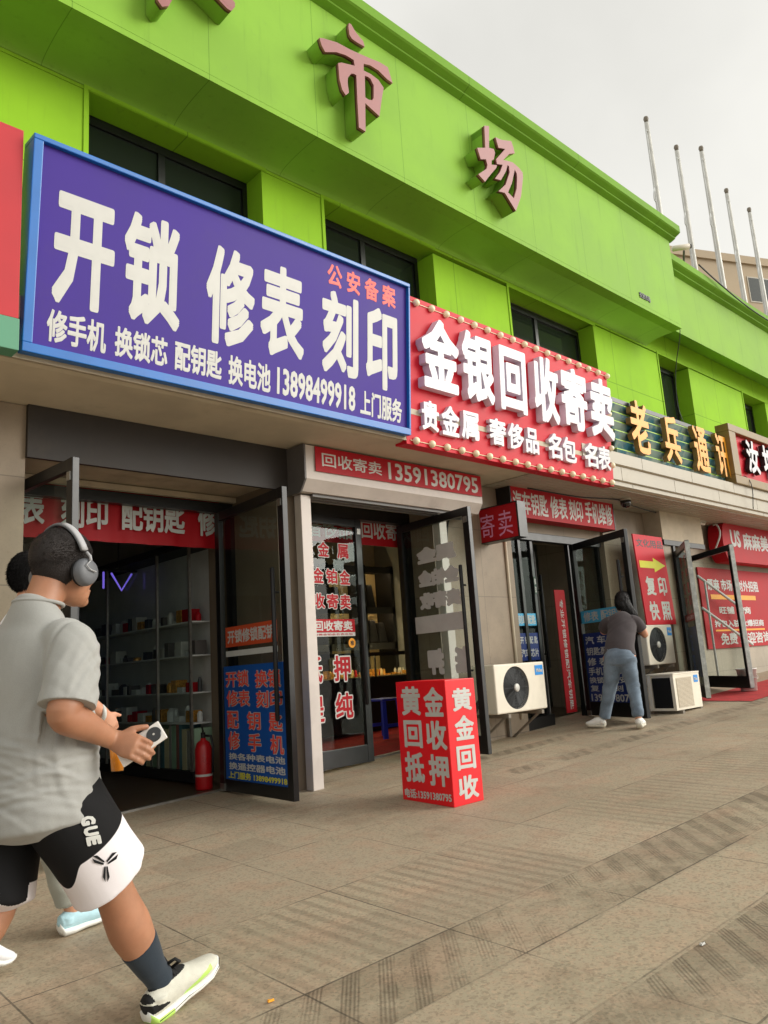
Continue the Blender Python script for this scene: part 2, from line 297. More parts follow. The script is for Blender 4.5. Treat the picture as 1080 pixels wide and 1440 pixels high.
class MB:
    def __init__(s): s.bm = bmesh.new()
    def quadbox(s, P, mi=0):           # 8 points: bottom 4 then top 4
        v = [s.bm.verts.new(p) for p in P]
        for f in ((3,2,1,0),(4,5,6,7),(0,1,5,4),(1,2,6,5),(2,3,7,6),(3,0,4,7)):
            s.bm.faces.new([v[i] for i in f]).material_index = mi
        return s
    def box(s, x0, x1, y0, y1, z0, z1, mi=0):
        return s.quadbox([V3(p) for p in ((x0,y0,z0),(x1,y0,z0),(x1,y1,z0),(x0,y1,z0),(x0,y0,z1),(x1,y0,z1),(x1,y1,z1),(x0,y1,z1))], mi)
    def fbox(s, F, u0, u1, v0, v1, n0, n1, mi=0):   # box in a frame
        O, U, Vv, N = F; P = lambda u, v, n: O+U*u+Vv*v+N*n
        return s.quadbox([P(u0,v0,n1),P(u1,v0,n1),P(u1,v0,n0),P(u0,v0,n0),P(u0,v1,n1),P(u1,v1,n1),P(u1,v1,n0),P(u0,v1,n0)], mi)
    def prism(s, prof, x0, x1, mi=0):   # profile of (y,z) swept along x
        a = [s.bm.verts.new((x0, y, z)) for y, z in prof]; b = [s.bm.verts.new((x1, y, z)) for y, z in prof]; n = len(prof)
        for i in range(n): s.bm.faces.new((a[i], a[(i+1)%n], b[(i+1)%n], b[i])).material_index = mi
        s.bm.faces.new(a[::-1]).material_index = mi; s.bm.faces.new(b).material_index = mi
        return s
    def lathe(s, O, ax, prof, n=20, mi=0, ref=None):  # prof list of (r,h)
        O = V3(O); ax = V3(ax).normalized(); a = ax.orthogonal().normalized(); b = ax.cross(a); rings = []
        for r, h in prof:
            rings.append([s.bm.verts.new(O+ax*h+(a*math.cos(t)+b*math.sin(t))*r) for t in [2*math.pi*i/n for i in range(n)]] if r > 1e-5 else [s.bm.verts.new(O+ax*h)])
        for A, B in zip(rings, rings[1:]):
            for i in range(n):
                j = (i+1) % n
                if len(A) == 1 and len(B) == 1: continue
                if len(A) == 1: f = (A[0], B[j], B[i]) if 0 else (A[0], B[i], B[j])
                elif len(B) == 1: f = (A[i], A[j], B[0])
                else: f = (A[i], A[j], B[j], B[i])
                s.bm.faces.new(f).material_index = mi
        return s
    def tube(s, pts, r, n=10, mi=0, cap=True, side=None):
        pts = [V3(p) for p in pts]; rr = r if isinstance(r, (list, tuple)) else [r]*len(pts); rings = []
        up = None
        for i, p in enumerate(pts):
            t = (pts[min(i+1, len(pts)-1)]-pts[max(i-1, 0)]).normalized()
            if up is None: up = t.orthogonal().normalized() if side is None else (V3(side)-t*V3(side).dot(t)).normalized()
            up = (up-t*up.dot(t)).normalized(); b = t.cross(up)
            e = rr[i] if isinstance(rr[i], tuple) else (rr[i], rr[i])
            rings.append([s.bm.verts.new(p+up*math.cos(a)*e[0]+b*math.sin(a)*e[1]) for a in [2*math.pi*k/n for k in range(n)]])
        for A, B in zip(rings, rings[1:]):
            for i in range(n): s.bm.faces.new((A[i], A[(i+1)%n], B[(i+1)%n], B[i])).material_index = mi
        if cap:
            for ring, p, q_ in ((rings[0], pts[0], pts[1]), (rings[-1], pts[-1], pts[-2])):
                e = rr[0] if ring is rings[0] else rr[-1]; e = min(e) if isinstance(e, tuple) else e
                c = s.bm.verts.new(p+(p-q_).normalized()*e*.55)
                for i in range(n): s.bm.faces.new((ring[i], ring[(i+1)%n], c)).material_index = mi
        return s
    def ball(s, c, rx, ry=None, rz=None, n=16, mi=0, rot=None):
        g = bmesh.ops.create_uvsphere(s.bm, u_segments=n, v_segments=max(6, n//2+2), radius=1)
        m = Matrix.Translation(V3(c)) @ (rot or Matrix.Identity(4)) @ Matrix.Diagonal((rx, ry or rx, rz or rx, 1))
        bmesh.ops.transform(s.bm, matrix=m, verts=g['verts'])
        for v in g['verts']:
            for f in v.link_faces: f.material_index = mi
        return s
    def mesh(s, name, bevel=0):
        bmesh.ops.recalc_face_normals(s.bm, faces=s.bm.faces[:])
        if bevel:
            ed = [e for e in s.bm.edges if len(e.link_faces) == 2 and e.calc_face_angle(0) > R(30)]
            bmesh.ops.bevel(s.bm, geom=ed, offset=bevel, segments=2, profile=.6, affect='EDGES', clamp_overlap=True)
        me = bpy.data.meshes.new(name); s.bm.to_mesh(me); s.bm.free(); return me
    def build(s, name, mats, parent=None, bevel=0, smooth=False, origin=None):
        return finish(name, s.mesh(name, bevel), mats, parent, origin, smooth)
def structure(o): o['kind'] = 'structure'; return o
def FR(O, U, V=(0,0,1)):
    U = V3(U).normalized(); Vv = V3(V).normalized(); return (V3(O), U, Vv, U.cross(Vv).normalized())
FX = lambda x, y, z: FR((x,y,z), (1,0,0))          # a face towards the street

_cur = bpy.data.curves.new('txt', 'FONT'); _to = bpy.data.objects.new('txt', _cur); COL.objects.link(_to)
def text_mesh(s, F, u0, v0, u1, v1, bold=.022, depth=.0, off=.002, res=2, shear=0, mirror=False, n=20):
    """glyphs fitted into a box of the frame F; bold strokes come from slightly shifted copies, each a hair behind the other"""
    _cur.body = s; _cur.size = 1; _cur.offset = 0; _cur.extrude = .5 if depth else 0; _cur.resolution_u = res; _cur.shear = shear
    bpy.context.view_layer.update(); dg = bpy.context.evaluated_depsgraph_get()
    src = bpy.data.meshes.new_from_object(_to.evaluated_get(dg))
    co = [v.co.copy() for v in src.vertices]; polys = [tuple(p.vertices) for p in src.polygons]; bpy.data.meshes.remove(src)
    ax, bx = min(c.x for c in co)-bold, max(c.x for c in co)+bold; ay, by = min(c.y for c in co)-bold, max(c.y for c in co)+bold
    O, U, Vv, N = F; vs = []; fs = []; sh = [(0,0)]+([(math.copysign(abs(math.cos(2*math.pi*i/n))**.62, math.cos(2*math.pi*i/n))*bold, math.copysign(abs(math.sin(2*math.pi*i/n))**.62, math.sin(2*math.pi*i/n))*bold) for i in range(n)] if bold else [])
    for k, (dx, dy) in enumerate(sh):
        base = len(vs)
        for c in co:
            u = (c.x+dx-ax)/(bx-ax); w = (c.y+dy-ay)/(by-ay)
            if mirror: u = 1-u
            h = off-k*.00006+((c.z+.5)*depth if depth else 0)
            if depth and c.z < 0: h = off
            vs.append(O+U*(u0+u*(u1-u0))+Vv*(v0+w*(v1-v0))+N*h)
        fs += [tuple(base+i for i in p) for p in polys]
    me = bpy.data.meshes.new('text'); me.from_pydata(vs, [], fs); return me
def text(s, F, box, mat, parent, name='lettering', **kw):
    u0, v0, u1, v1 = box
    return finish(name, text_mesh(s, F, u0, v0, u1, v1, **kw), mat, parent)
def outlined(s, F, box, fill, edge, parent, bold=.018, grow=.055, off=.003, mirror=False):
    u0, v0, u1, v1 = box; g = grow*(v1-v0)
    text(s, F, (u0-g, v0-g, u1+g, v1+g), edge, parent, 'lettering_outline', bold=bold+grow, off=off, mirror=mirror, n=20)
    text(s, F, box, fill, parent, bold=bold, off=off+.003, mirror=mirror)
def poly_curve(loops, y0, depth, name, mat, parent):
    c = bpy.data.curves.new(name, 'CURVE'); c.dimensions = '2D'; c.fill_mode = 'BOTH'; c.extrude = depth/2
    for lp in loops:
        sp = c.splines.new('POLY'); sp.points.add(len(lp)-1); sp.use_cyclic_u = True
        for p, (a, b) in zip(sp.points, lp): p.co = (a, b, 0, 1)
    o = bpy.data.objects.new('tmp', c); COL.objects.link(o); bpy.context.view_layer.update()
    me = bpy.data.meshes.new_from_object(o.evaluated_get(bpy.context.evaluated_depsgraph_get()))
    bpy.data.objects.remove(o); me.materials.clear()
    for v in me.vertices: v.co = V3((v.co.x, y0-v.co.z, v.co.y))
    return finish(name, me, mat, parent)

# ------------------------------------------------------------------ ground
mb = MB(); nx = 24
P = lambda x, y, dz=0: V3((x, y, gz(x, y)+dz))
vs = [mb.bm.verts.new(P(x, y)) for x, y in ((-70,-70),(130,-70),(130,60),(-70,60))]; mb.bm.faces.new(vs)
structure(mb.build('ground', K['paving'], origin=(0,0,0)))
def sheet(name, x0, x1, y0, y1, mat, dz=.004, t=.0):
    m = MB(); v = [m.bm.verts.new(P(x, y, dz)) for x, y in ((x0,y0),(x1,y0),(x1,y1),(x0,y1))]; m.bm.faces.new(v)
    return m.build(name, mat)
structure(sheet('floor', .0, 4.25, 6.47, 11, K['floor_d']))
structure(sheet('floor', 4.32, 8.3, 6.28, 11, K['carpet']))
structure(sheet('floor', 8.37, 10.3, 6.15, 11, K['floor_d']))
structure(sheet('floor', 10.36, 18, 5.95, 11, K['floor_d']))

# ------------------------------------------------------------------ the market building
B = thing('market_building', (0,0,0), 'long lime green market building with a white canopy over its ground floor shops', 'building')
FY, WY, XE = 5.25, 5.90, 12.2
wins = [(2.455,4.255,6.38,'wide'),(5.08,6.82,6.38,'wide'),(8.35,10.49,6.33,'wide'),(12.57,13.72,6.36,'narrow'),(16.13,17.3,6.36,'narrow')]
def part(name, mat, *b):
    m = MB(); m.box(*b); return m.build(name, mat, B)
x = -5
for a, b, zt, k in wins+[(32,32,6.38,'')]:
    part('wall', K['wallg'], x, a, WY, WY+.32, 3.6, zt); x = b
part('wall_top_strip', K['wallg'], -5, 32, WY-.004, WY+.32, 6.384, 6.9)
for a, b, zt, k in wins:
    mb = MB(); mb.box(a-.05, b+.05, WY-.012, WY-.0045, zt+.01, zt+.05); mb.box(a-.05, a-.012, WY-.012, WY-.0045, 3.7, zt+.01); mb.build('window_trim', K['wallg'], B)
for a, b, zt, k in wins:
    yw = WY+.30; f = MB(); zb = 3.7
    w = .055
    f.box(a, b, yw-.03, yw+.03, zt-.09, zt-.002); f.box(a, a+w, yw-.03, yw+.03, zb, zt-.09); f.box(b-w, b, yw-.03, yw+.03, zb, zt-.09)
    n = 2 if k == 'wide' else 1
    for i in range(1, n): xm = a+(b-a)*(.46 if i == 1 else .7); f.box(xm-.035, xm+.035, yw-.028, yw+.03, zb, zt-.09)
    fo = f.build('window', K['black'], B)
    m = MB(); m.box(a+w, b-w, yw-.004, yw+.004, zb, zt-.09); g = m.build('pane', K['winglass'], fo)
mb = MB(); mb.box(-5, XE, FY, WY-.006, 6.56, 8.095)
mb.build('fascia', K['fascia'], B)
prof = [(FY,6.557),(FY,6.50),(FY+.17,6.50)]+[(FY+.17+.474*math.sin(R(a)), 6.50-.085*(1-math.cos(R(a)))) for a in (12,24,36,48,60,72,84,90)]+[(WY-.006,6.557)]
mb = MB(); mb.prism(prof, -5, XE); o = mb.build('soffit', K['fascia'], B)
for p in o.data.polygons: p.use_smooth = abs(p.normal.x) < .5 and p.normal.z < -.2 and p.center.y > FY+.18
# stepped cornice with an end return
def cornice(x0, x1, fy, z0, ov, name):
    prof = [(fy+.3,z0),(fy,z0),(fy-.070,z0+.028),(fy-.082,z0+.034),(fy-.085,z0+.052),(fy-.160,z0+.088),(fy-.18,z0+.105),(fy-.18,z0+.222),(fy+.3,z0+.222)]
    m = MB(); m.prism(prof, x0, x1)
    return m.build(name, K['cornice'], B)
cornice(-5, XE+.08, FY, 8.098, .15, 'cornice')
mb = MB(); mb.prism([(5.46,6.597),(WY-.006,6.775),(WY-.006,7.70),(5.46,7.70)], XE+.003, 32); mb.build('wing_fascia', K['wing'], B)
cornice(XE+.003, 32, 5.46, 7.703, .15, 'wing_cornice')
mb = MB(); mb.box(-5, XE, WY, 14, 6.92, 8.3); mb.box(XE+.004, 32, WY+.02, 14, 6.92, 7.9); mb.build('roof', K['roofm'], B)
# canopy
mb = MB(); mb.prism([(4.85,3.77),(4.85,3.615),(4.885,3.605),(4.885,3.42),(4.915,3.415),(4.915,3.36),(4.96,3.35),(5.68,3.35),(WY-.003,3.352),(WY-.003,3.77)], -5, 32)
can = mb.build('canopy', K['soffit'], B)
mb = MB()
for i in range(24):
    x0 = 8.0+i*1.42; mb.box(x0+.004, x0+1.414, 4.838, 4.848, 3.618, 3.773); mb.box(x0-.5+.004, x0+.914, 4.872, 4.883, 3.425, 3.602); mb.box(x0-.2+.004, x0+1.214, 4.903, 4.913, 3.362, 3.412)
mb.build('canopy_cladding', K['cream'], B)
mb = MB(); mb.box(-5, 8, 4.87, 4.885, 3.352, 3.4, 0); mb.build('canopy_edge_beam', K['concrete'], B)
mb = MB()
for i in range(9): mb.box(7.2, 32, 4.98+i*.085, 4.98+i*.085+.074, 3.338, 3.346)
mb.build('soffit_boards', K['cream'], B)
# piers and headers
def pier(x0, x1, y0, mat, zt=3.345, y1=6.9):
    m = MB(); m.quadbox([V3((x0,y0,-.3)),V3((x1,y0,-.3)),V3((x1,y1,-.3)),V3((x0,y1,-.3)),V3((x0,y0,zt)),V3((x1,y0,zt)),V3((x1,y1,zt)),V3((x0,y1,zt))]); return m.build('pier', mat, B)
pier(-5, 1.93, 5.70, K['stone']); pier(4.14, 4.40, 5.70, K['brownp']); pier(6.27, 7.66, 5.76, K['stone'], y1=6.24); pier(9.8, 11.0, 5.76, K['stone']); pier(12.36, 32, 5.83, K['stone2'])
part('shop_header', K['dark'], 1.93, 4.36, 5.66, 5.70, 2.95, 3.348); part('recess_ceiling', K['concrete'], 1.93, 4.14, 5.703, 6.6, 3.02, 3.348)
part('shop_header', K['concrete'], 4.403, 6.267, 5.80, 6.6, 3.0, 3.345); part('shop_header', K['stone'], 7.663, 9.797, 5.80, 6.4, 2.86, 3.345); part('shop_header', K['concrete'], 11.003, 12.357, 5.86, 6.4, 2.82, 3.345)
for q_ in ((1.95,4.13,6.42,6.5,2.86,2.955),(4.403,6.267,6.10,6.2,2.864,2.995),(7.67,9.79,5.805,5.92,2.763,2.857),(11.003,12.357,5.80,5.9,2.73,2.817)): part('door_transom', K['black'], *q_)
mb = MB(); mb.box(1.95, 4.13, 6.35, 6.40, 2.96, 3.01); mb.build('timber_rail', K['concrete'], B)
mb = MB(); mb.quadbox([P(1.95,6.44,-.02),P(4.1,6.44,-.02),P(4.1,6.475,-.02),P(1.95,6.475,-.02),P(1.95,6.44,.018),P(4.1,6.44,.018),P(4.1,6.475,.018),P(1.95,6.475,.018)]); mb.build('threshold', K['silver'], B)
mb = MB(); mb.quadbox([P(4.42,6.26,-.02),P(6.25,6.26,-.02),P(6.25,6.30,-.02),P(4.42,6.30,-.02),P(4.42,6.26,.02),P(6.25,6.26,.02),P(6.25,6.30,.02),P(4.42,6.30,.02)])
mb.build('threshold', K['silver'], B)
# interior shells
for q_ in ((-.1,18,11,11.2,-.3,3.3),(4.24,4.33,6.9,11,-.3,3.3),(8.3,8.36,6.9,11,-.3,3.3),(7.4,8.3,6.9,6.95,-.3,3.3),(7.4,7.45,6.245,6.9,-.3,3.3),(10.3,10.36,6.9,11,-.3,3.3),(-.1,0,6.9,11,-.3,3.3),(18,18.2,5.9,11,-.3,3.3)): part('interior_wall', K['innerd'], *q_)
part('interior_wall', K['inner'], 4.335, 8.295, 8.9, 8.96, -.3, 3.3)
part('ceiling', K['inner'], -.1, 18.2, 6.6, 11.2, 3.31, 3.45)

# doors -----------------------------------------------------------
def door(h, t, zt, label=None, handle=True, stile=K['black'], edge=None, zb=None, bot=.17):
    h2, t2 = V3((*h,0)), V3((*t,0)); d = t2-h2; w = d.length; U = d/w
    zb = zb if zb is not None else max(gz(*h), gz(*t))+.012
    F = (V3((*h, 0)), U, V3((0,0,1)), U.cross(V3((0,0,1))))
    m = MB(); k = .085
    m.fbox(F, 0, k, zb, zt, -.025, .025); m.fbox(F, w-k, w, zb, zt, -.025, .025); m.fbox(F, k, w-k, zt-k, zt, -.022, .022); m.fbox(F, k, w-k, zb, zb+bot, -.022, .022)
    o = m.build('glass_door', stile, B, bevel=.004)
    if label: o['label'] = label
    m = MB(); m.fbox(F, k-.006, w-k+.006, zb+bot-.006, zt-k+.006, -.005, .005); m.build('pane', K['glass'], o)
    if edge:
        m = MB(); m.fbox(F, w-.012, w+.006, zb+.01, zt-.01, -.03, .03); m.fbox(F, w-k, w-.012, zb+.01, zt-.01, -.031, -.026); m.build('edge_strip', edge, o)
    if handle:
        m = MB()
        for s in (-1, 1):
            c = w-.12
            m.tube([F[0]+U*c+F[3]*s*.075+V3((0,0,zb+.62)), F[0]+U*c+F[3]*s*.075+V3((0,0,zb+1.85))], .019, 12)
            for zz in (.8, 1.65): m.tube([F[0]+U*c+F[3]*s*.02+V3((0,0,zb+zz)), F[0]+U*c+F[3]*s*.075+V3((0,0,zb+zz))], .01, 8)
        m.build('handle', K['blackm'], o, smooth=True)
    m = MB(); m.fbox(F, .02, .10, zb+.0, zb+.06, -.035, .035); m.fbox(F, w-.07, w-.02, zt-.16, zt-.10, -.033, .033); m.build('pivot_plate', K['silver'], o)
    return F, w, zb
D1R = door((3.955,6.43), (3.86,5.2), 2.85, 'open right door of the first shop carrying a blue poster', bot=.10)
D1L = door((1.99,6.40), (2.085,5.17), 2.85)
D2L = door((4.43,6.07), (5.52,6.13), 2.86, 'closed left door of the second shop with red and white characters', handle=False)
m = MB(); m.tube([(5.40,6.03,.95),(5.40,6.03,2.15)], .019, 12); m.build('door_pull', K['blackm'], B, smooth=True)
D2R = door((6.19,6.22), (6.08,5.06), 2.86, 'open right door of the second shop with frosted stickers')
D3R = door((9.0,5.80), (8.52,4.70), 2.745, 'open door the woman is leaning on')
D3L = door((8.2,5.86), (8.86,6.32), 2.74, None, True, K['black'], K['silver'])
D4A = door((11.30,5.46), (10.24,4.77), 2.73, None, False, K['black'], K['wrap'])
D4B = door((12.3,5.78), (11.42,4.67), 2.73, None, False, K['black'], K['wrap'])
part('door_jamb', K['black'], 11.27, 11.33, 5.47, 5.53, .5, 2.82); part('door_transom', K['black'], 11.005, 12.36, 5.47, 5.53, 2.825, 2.9); part('side_panel', K['stone'], 11.003, 11.268, 5.5, 5.79, -.3, 2.82); part('shop_header', K['concrete'], 11.003, 12.358, 5.48, 5.855, 2.905, 3.345)
mb = MB()   # fixed side lights of the third shop and the frame posts
for x0 in (7.68, 7.9, 8.15): mb.box(x0, x0+.05, 5.84, 5.9, gz(x0,5.84)+.13, 2.76)
mb.box(9.0, 9.06, 5.84, 5.9, .5, 2.76); mb.box(9.74, 9.79, 5.84, 5.9, .5, 2.76); mb.quadbox([P(7.68,5.78,-.02),P(8.22,5.78,-.02),P(8.22,5.92,-.02),P(7.68,5.92,-.02),P(7.68,5.78,.13),P(8.22,5.78,.13),P(8.22,5.92,.13),P(7.68,5.92,.13)])
mb.quadbox([P(9.02,5.82,-.02),P(9.79,5.82,-.02),P(9.79,5.92,-.02),P(9.02,5.92,-.02),P(9.02,5.82,.13),P(9.79,5.82,.13),P(9.79,5.92,.13),P(9.02,5.92,.13)])
fx3 = mb.build('side_light_frame', K['black'], B)
mb = MB(); mb.box(7.73, 7.9, 5.865, 5.875, .55, 2.75); mb.box(7.95, 8.15, 5.865, 5.875, .55, 2.75); mb.box(9.06, 9.74, 5.865, 5.875, .6, 2.75); mb.build('pane', K['glass'], fx3)
for q_ in ((6.2,6.265,6.1,6.2,.42,2.86),(4.09,4.135,6.4,6.5,.3,2.86),(1.935,1.965,6.4,6.5,.22,2.86)): part('door_jamb', K['black'], *q_)

# ------------------------------------------------------------------ roller shutter over the second shop
T = thing('roller_shutter', (5.5,5.6,2.9), 'grey roller shutter housing and side rails around the second shop entrance', 'shutter')
mb = MB(); mb.prism([(5.415,3.335),(5.415,3.02),(5.49,2.915),(5.69,2.915),(5.69,3.335)], 4.265, 6.75); mb.build('housing', K['greyp'], T)
mb = MB(); mb.prism([(5.40,3.337),(5.40,3.01),(5.48,2.90),(5.695,2.90),(5.695,3.337)], 4.245, 4.264); mb.build('end_cap', K['greyd'], T)
mb = MB()
for i in range(3): mb.box(4.42, 6.62, 5.52+i*.05, 5.555+i*.05, 2.885-i*.01, 2.913)
mb.build('slats', K['greyd'], T)
for x0 in (4.305, 6.16):
    m = MB(); m.quadbox([P(x0,5.555,.0),P(x0+.115,5.555,.0),P(x0+.115,5.655,.0),P(x0,5.655,.0)]+[V3((a,b,2.9)) for a,b in ((x0,5.555),(x0+.115,5.555),(x0+.115,5.655),(x0,5.655))]); m.build('guide_rail', K['greyp'], T, bevel=.006)
T = thing('shop_banner', (5.5,5.40,3.09), 'long red banner with white phone number fixed along the grey shutter housing', 'banner')
F = FX(4.375, 5.405, 3.095)
mb = MB(); mb.fbox(F, 0, 2.36, 0, .235, 0, .006); mb.build('sheet', K['red2'], T)
text('回收寄卖', F, (.075,.055,.83,.188), K['white'], T, off=.008, bold=.012); text('13591380795', F, (.92,.03,2.30,.208), K['white'], T, off=.008, bold=.02)

# ------------------------------------------------------------------ blue violet sign board
T = thing('shop_sign', (3.3,4.8,3.38), 'large violet sign board in a blue frame with big white characters', 'sign')
vb = V3((0,-.13,1.458)); F = FR((1.587,4.83,3.38), (1,0,0), vb); Wb, Hb = 3.445, 1.465
mb = MB(); mb.fbox(F, .02, Wb-.02, .02, Hb-.02, -.14, 0); mb.build('panel', K['violet'], T)
mb = MB(); e = .062
mb.fbox(F, 0, Wb, 0, e, -.15, .035); mb.fbox(F, 0, Wb, Hb-.035, Hb, -.15, .035); mb.fbox(F, 0, e, e, Hb-.035, -.15, .034); mb.fbox(F, Wb-.022, Wb, e, Hb-.035, -.15, .034)
mb.build('frame', K['blue_f'], T, bevel=.006)
for s, u0, v0, u1, v1 in (('开',.171,.379,.581,1.154),('锁',.648,.395,1.085,1.207),('修',1.299,.391,1.731,1.181),('表',1.788,.416,2.220,1.188),('刻',2.413,.402,2.822,1.143),('印',2.913,.375,3.303,1.132)):
    text(s, F, (u0,v0,u1,v1), K['white'], T, bold=.034, off=.0025)
for s, u0, v0, u1, v1 in (('修手机',.153,.110,.547,.330),('换锁芯',.608,.115,1.0,.330),('配钥匙',1.057,.115,1.447,.335),('换电池',1.506,.102,1.894,.332),('13898499918',1.956,.110,2.787,.335),('上门服务',2.845,.10,3.357,.325)):
    text(s, F, (u0,v0,u1,v1), K['white'], T, bold=.030, off=.0025)
text('公 安 备 案', F, (2.467,1.180,3.283,1.385), K['redtxt'], T, bold=.032, off=.0025)

# ------------------------------------------------------------------ red sign with raised letters and bulbs
T = thing('shop_sign', (6.9,4.85,3.34), 'red sign board with raised white characters and a border of bulbs', 'sign')
vr = V3((0,-.09,1.48)); F = FR((5.04,4.87,3.34), (1,0,0), vr); Wr, Hr = 3.65, 1.44
mb = MB(); mb.fbox(F, 0, Wr, -.02, Hr+.02, -.15, 0); mb.build('panel', K['red'], T, bevel=.004)
FL = (F[0], F[1], F[2], F[3])
def raised(ch, F, box, T, d, side, face, bold=.028, off=0.0):
    u0, v0, u1, v1 = box
    o = text(ch, F, box, side, T, 'raised_letter', depth=d, off=off+.001, bold=bold)
    text(ch, F, box, face, o, 'letter_face', off=off+d+.0035, bold=bold)
for s, u0, v0, u1, v1 in (('金',.158,.549,.688,1.271),('银',.740,.546,1.238,1.275),('回',1.340,.542,1.799,1.249),('收',1.945,.532,2.417,1.295),('寄',2.472,.536,3.007,1.284),('卖',3.083,.531,3.604,1.286)):
    raised(s, F, (u0,v0,u1,v1), T, .085, K['letters'], K['letterw'], .036)
for s, u0, v0, u1, v1 in (('贵',.169,.137,.406,.432),('金',.446,.133,.705,.435),('属',.737,.144,1.005,.430),('奢',1.175,.150,1.447,.435),('侈',1.483,.150,1.757,.433),('品',1.793,.146,2.031,.430),('名',2.213,.145,2.480,.441),('包',2.495,.144,2.774,.440),('名',2.948,.145,3.239,.443),('表',3.248,.145,3.529,.444)):
    raised(s, F, (u0,v0,u1,v1), T, .045, K['letters'], K['letterw'], .030)
b0 = None
spots = [(.169-.0+i*.2165, 1.40) for i in range(17)]+[(.112+i*.2165, .02) for i in range(17)]+[(3.615, .02+i*.22) for i in range(1,6)]
for u, v in spots:
    p = F[0]+F[1]*u+F[2]*v
    if b0 is None:
        m = MB(); m.ball(p+F[3]*.018, .036, .036, .036, 14); b0 = m.build('bulb', K['bulb'], T, smooth=True); p0 = p
    else:
        c = b0.copy(); COL.objects.link(c); c.parent = T; c.location = p-p0
mb = MB()
for vv in (1.40, .02): mb.tube([F[0]+F[1]*.05+F[2]*vv+F[3]*.006, F[0]+F[1]*3.62+F[2]*vv+F[3]*.006], .004, 6)
mb.build('bulb_cord', K['bulb'], T)

# ------------------------------------------------------------------ sign at the left edge
T = thing('shop_sign', (.6,4.8,3.34), 'plain red panel sign with a green strip along its foot cut by the left edge', 'sign')
mb = MB(); mb.box(-1.6, 1.545, 4.74, 4.86, 3.555, 4.87); mb.build('panel', K['redfade'], T, bevel=.004)
mb = MB(); mb.box(-1.6, 1.55, 4.735, 4.865, 3.345, 3.553); mb.build('lower_strip', K['greenband'], T, bevel=.004)
# ------------------------------------------------------------------ ribbed sign with orange characters
T = thing('shop_sign', (10.9,4.98,3.78), 'dark ribbed sign with orange characters standing on the white canopy', 'sign')
F = FX(9.02, 5.0, 3.80)
mb = MB(); mb.fbox(F, 0, 3.56, -.03, .80, -.12, 0); mb.fbox(F, 0, 3.56, .74, .80, 0, .04); mb.build('backboard', K['black'], T)
mb = MB(); ml = MB()
for i in range(6):
    v = -.02+i*.127
    O, U, Vv, N = F
    A = lambda u, w, n: O+U*u+Vv*w+N*n
    mb.quadbox([A(.02,v,.0),A(3.54,v,.0),A(3.54,v,-.002),A(.02,v,-.002),A(.02,v+.10,.045),A(3.54,v+.10,.045),A(3.54,v+.10,-.002),A(.02,v+.10,-.002)])
    ml.fbox(F, .02, 3.54, v+.105, v+.118, .004, .04)
mb.build('ribs', K['rib'], T); ml.build('strip', K['ribline'], T)
F2 = FX(9.1, 4.94, 3.80)
for s, u0, v0, u1, v1 in (('老',.215,.07,.70,.81),('兵',1.129,.06,1.58,.76),('通',2.044,.04,2.49,.75),('讯',2.795,.06,3.25,.75)):
    raised(s, F2, (u0,v0,u1,v1), T, .07, K['olive'], K['orange'], .022)
    m = MB(); m.fbox(F2, u0+.1, u0+.13, v0+.3, v0+.33, -.06, .0); m.build('letter_mount', K['black'], T)
# ------------------------------------------------------------------ bronze framed sign at the right
T = thing('shop_sign', (13.8,4.9,3.78), 'red sign in a thick bronze frame with white characters at the right edge', 'sign')
F = FX(12.3, 4.85, 3.80)
mb = MB(); mb.fbox(F, .12, 4.6, .1, .90, -.15, -.02); mb.build('panel', K['red'], T)
mb = MB(); mb.fbox(F, 0, 4.8, -.03, .11, -.16, .06); mb.fbox(F, 0, 4.8, .83, .955, -.16, .06); mb.fbox(F, 0, .24, .11, .83, -.16, .059); mb.fbox(F, 4.6, 4.8, .11, .83, -.16, .059); mb.build('frame', K['olive'], T, bevel=.012)
for s, u0, v0, u1, v1 in (('汝',.546,.21,1.02,.77),('坤',1.20,.22,1.72,.78)): raised(s, F, (u0,v0,u1,v1), T, .07, K['blacktxt'], K['letterw'], .03)

# ------------------------------------------------------------------ characters on the fascia
ch1 = [[(410,50),(430,60),(470,130),(510,180),(545,220),(560,275),(490,235),(440,200),(415,160),(405,90)],
 [(130,190),(170,195),(300,235),(420,300),(520,345),(600,380),(700,420),(780,470),(800,540),(825,620),(770,580),(690,500),(610,450),(550,435),(550,500),(620,535),(690,590),(740,665),(720,780),(700,935),(640,880),(565,810),(568,1080),(505,1040),(490,780),(480,545),(455,530),(430,530),(400,570),(398,620),(410,710),(380,735),(345,680),(320,580),(308,430),(340,425),(465,455),(455,400),(380,355),(290,325),(185,325),(150,260)],
 [(560,550),(590,560),(615,580),(645,640),(645,760),(632,782),(600,778),(565,755)]]
ch2 = [[(280,105),(340,110),(340,385),(400,400),(415,450),(400,530),(372,550),(372,600),(440,605),(430,640),(330,760),(290,815),(205,720),(310,650),(320,600),(300,530),(235,530),(190,385),(292,385)],
 [(420,250),(500,285),(620,300),(645,370),(665,455),(600,460),(520,540),(580,552),(640,570),(720,640),(765,700),(770,760),(745,1000),(680,1185),(540,955),(460,935),(550,850),(600,700),(592,620),(575,602),(555,680),(490,795),(415,775),(480,690),(512,600),(440,590),(430,530),(545,400),(460,385)],
 [(665,660),(690,710),(695,760),(690,900),(655,1025),(580,950),(630,830)]]
GLY = [(ch1, 6.75, 430, 25, '市'), (ch2, 9.0, 650, 165, '场')]
YC = 5.04
def face_pt(px, py):            # the outlines were measured on the photograph; this gives their true size on the fascia
    d = cr*((px-540)/1100.93)+cu*(-(py-720)/1100.93)+fw
    return (d.x*YC/d.y, CAM_Z+d.z*YC/d.y)
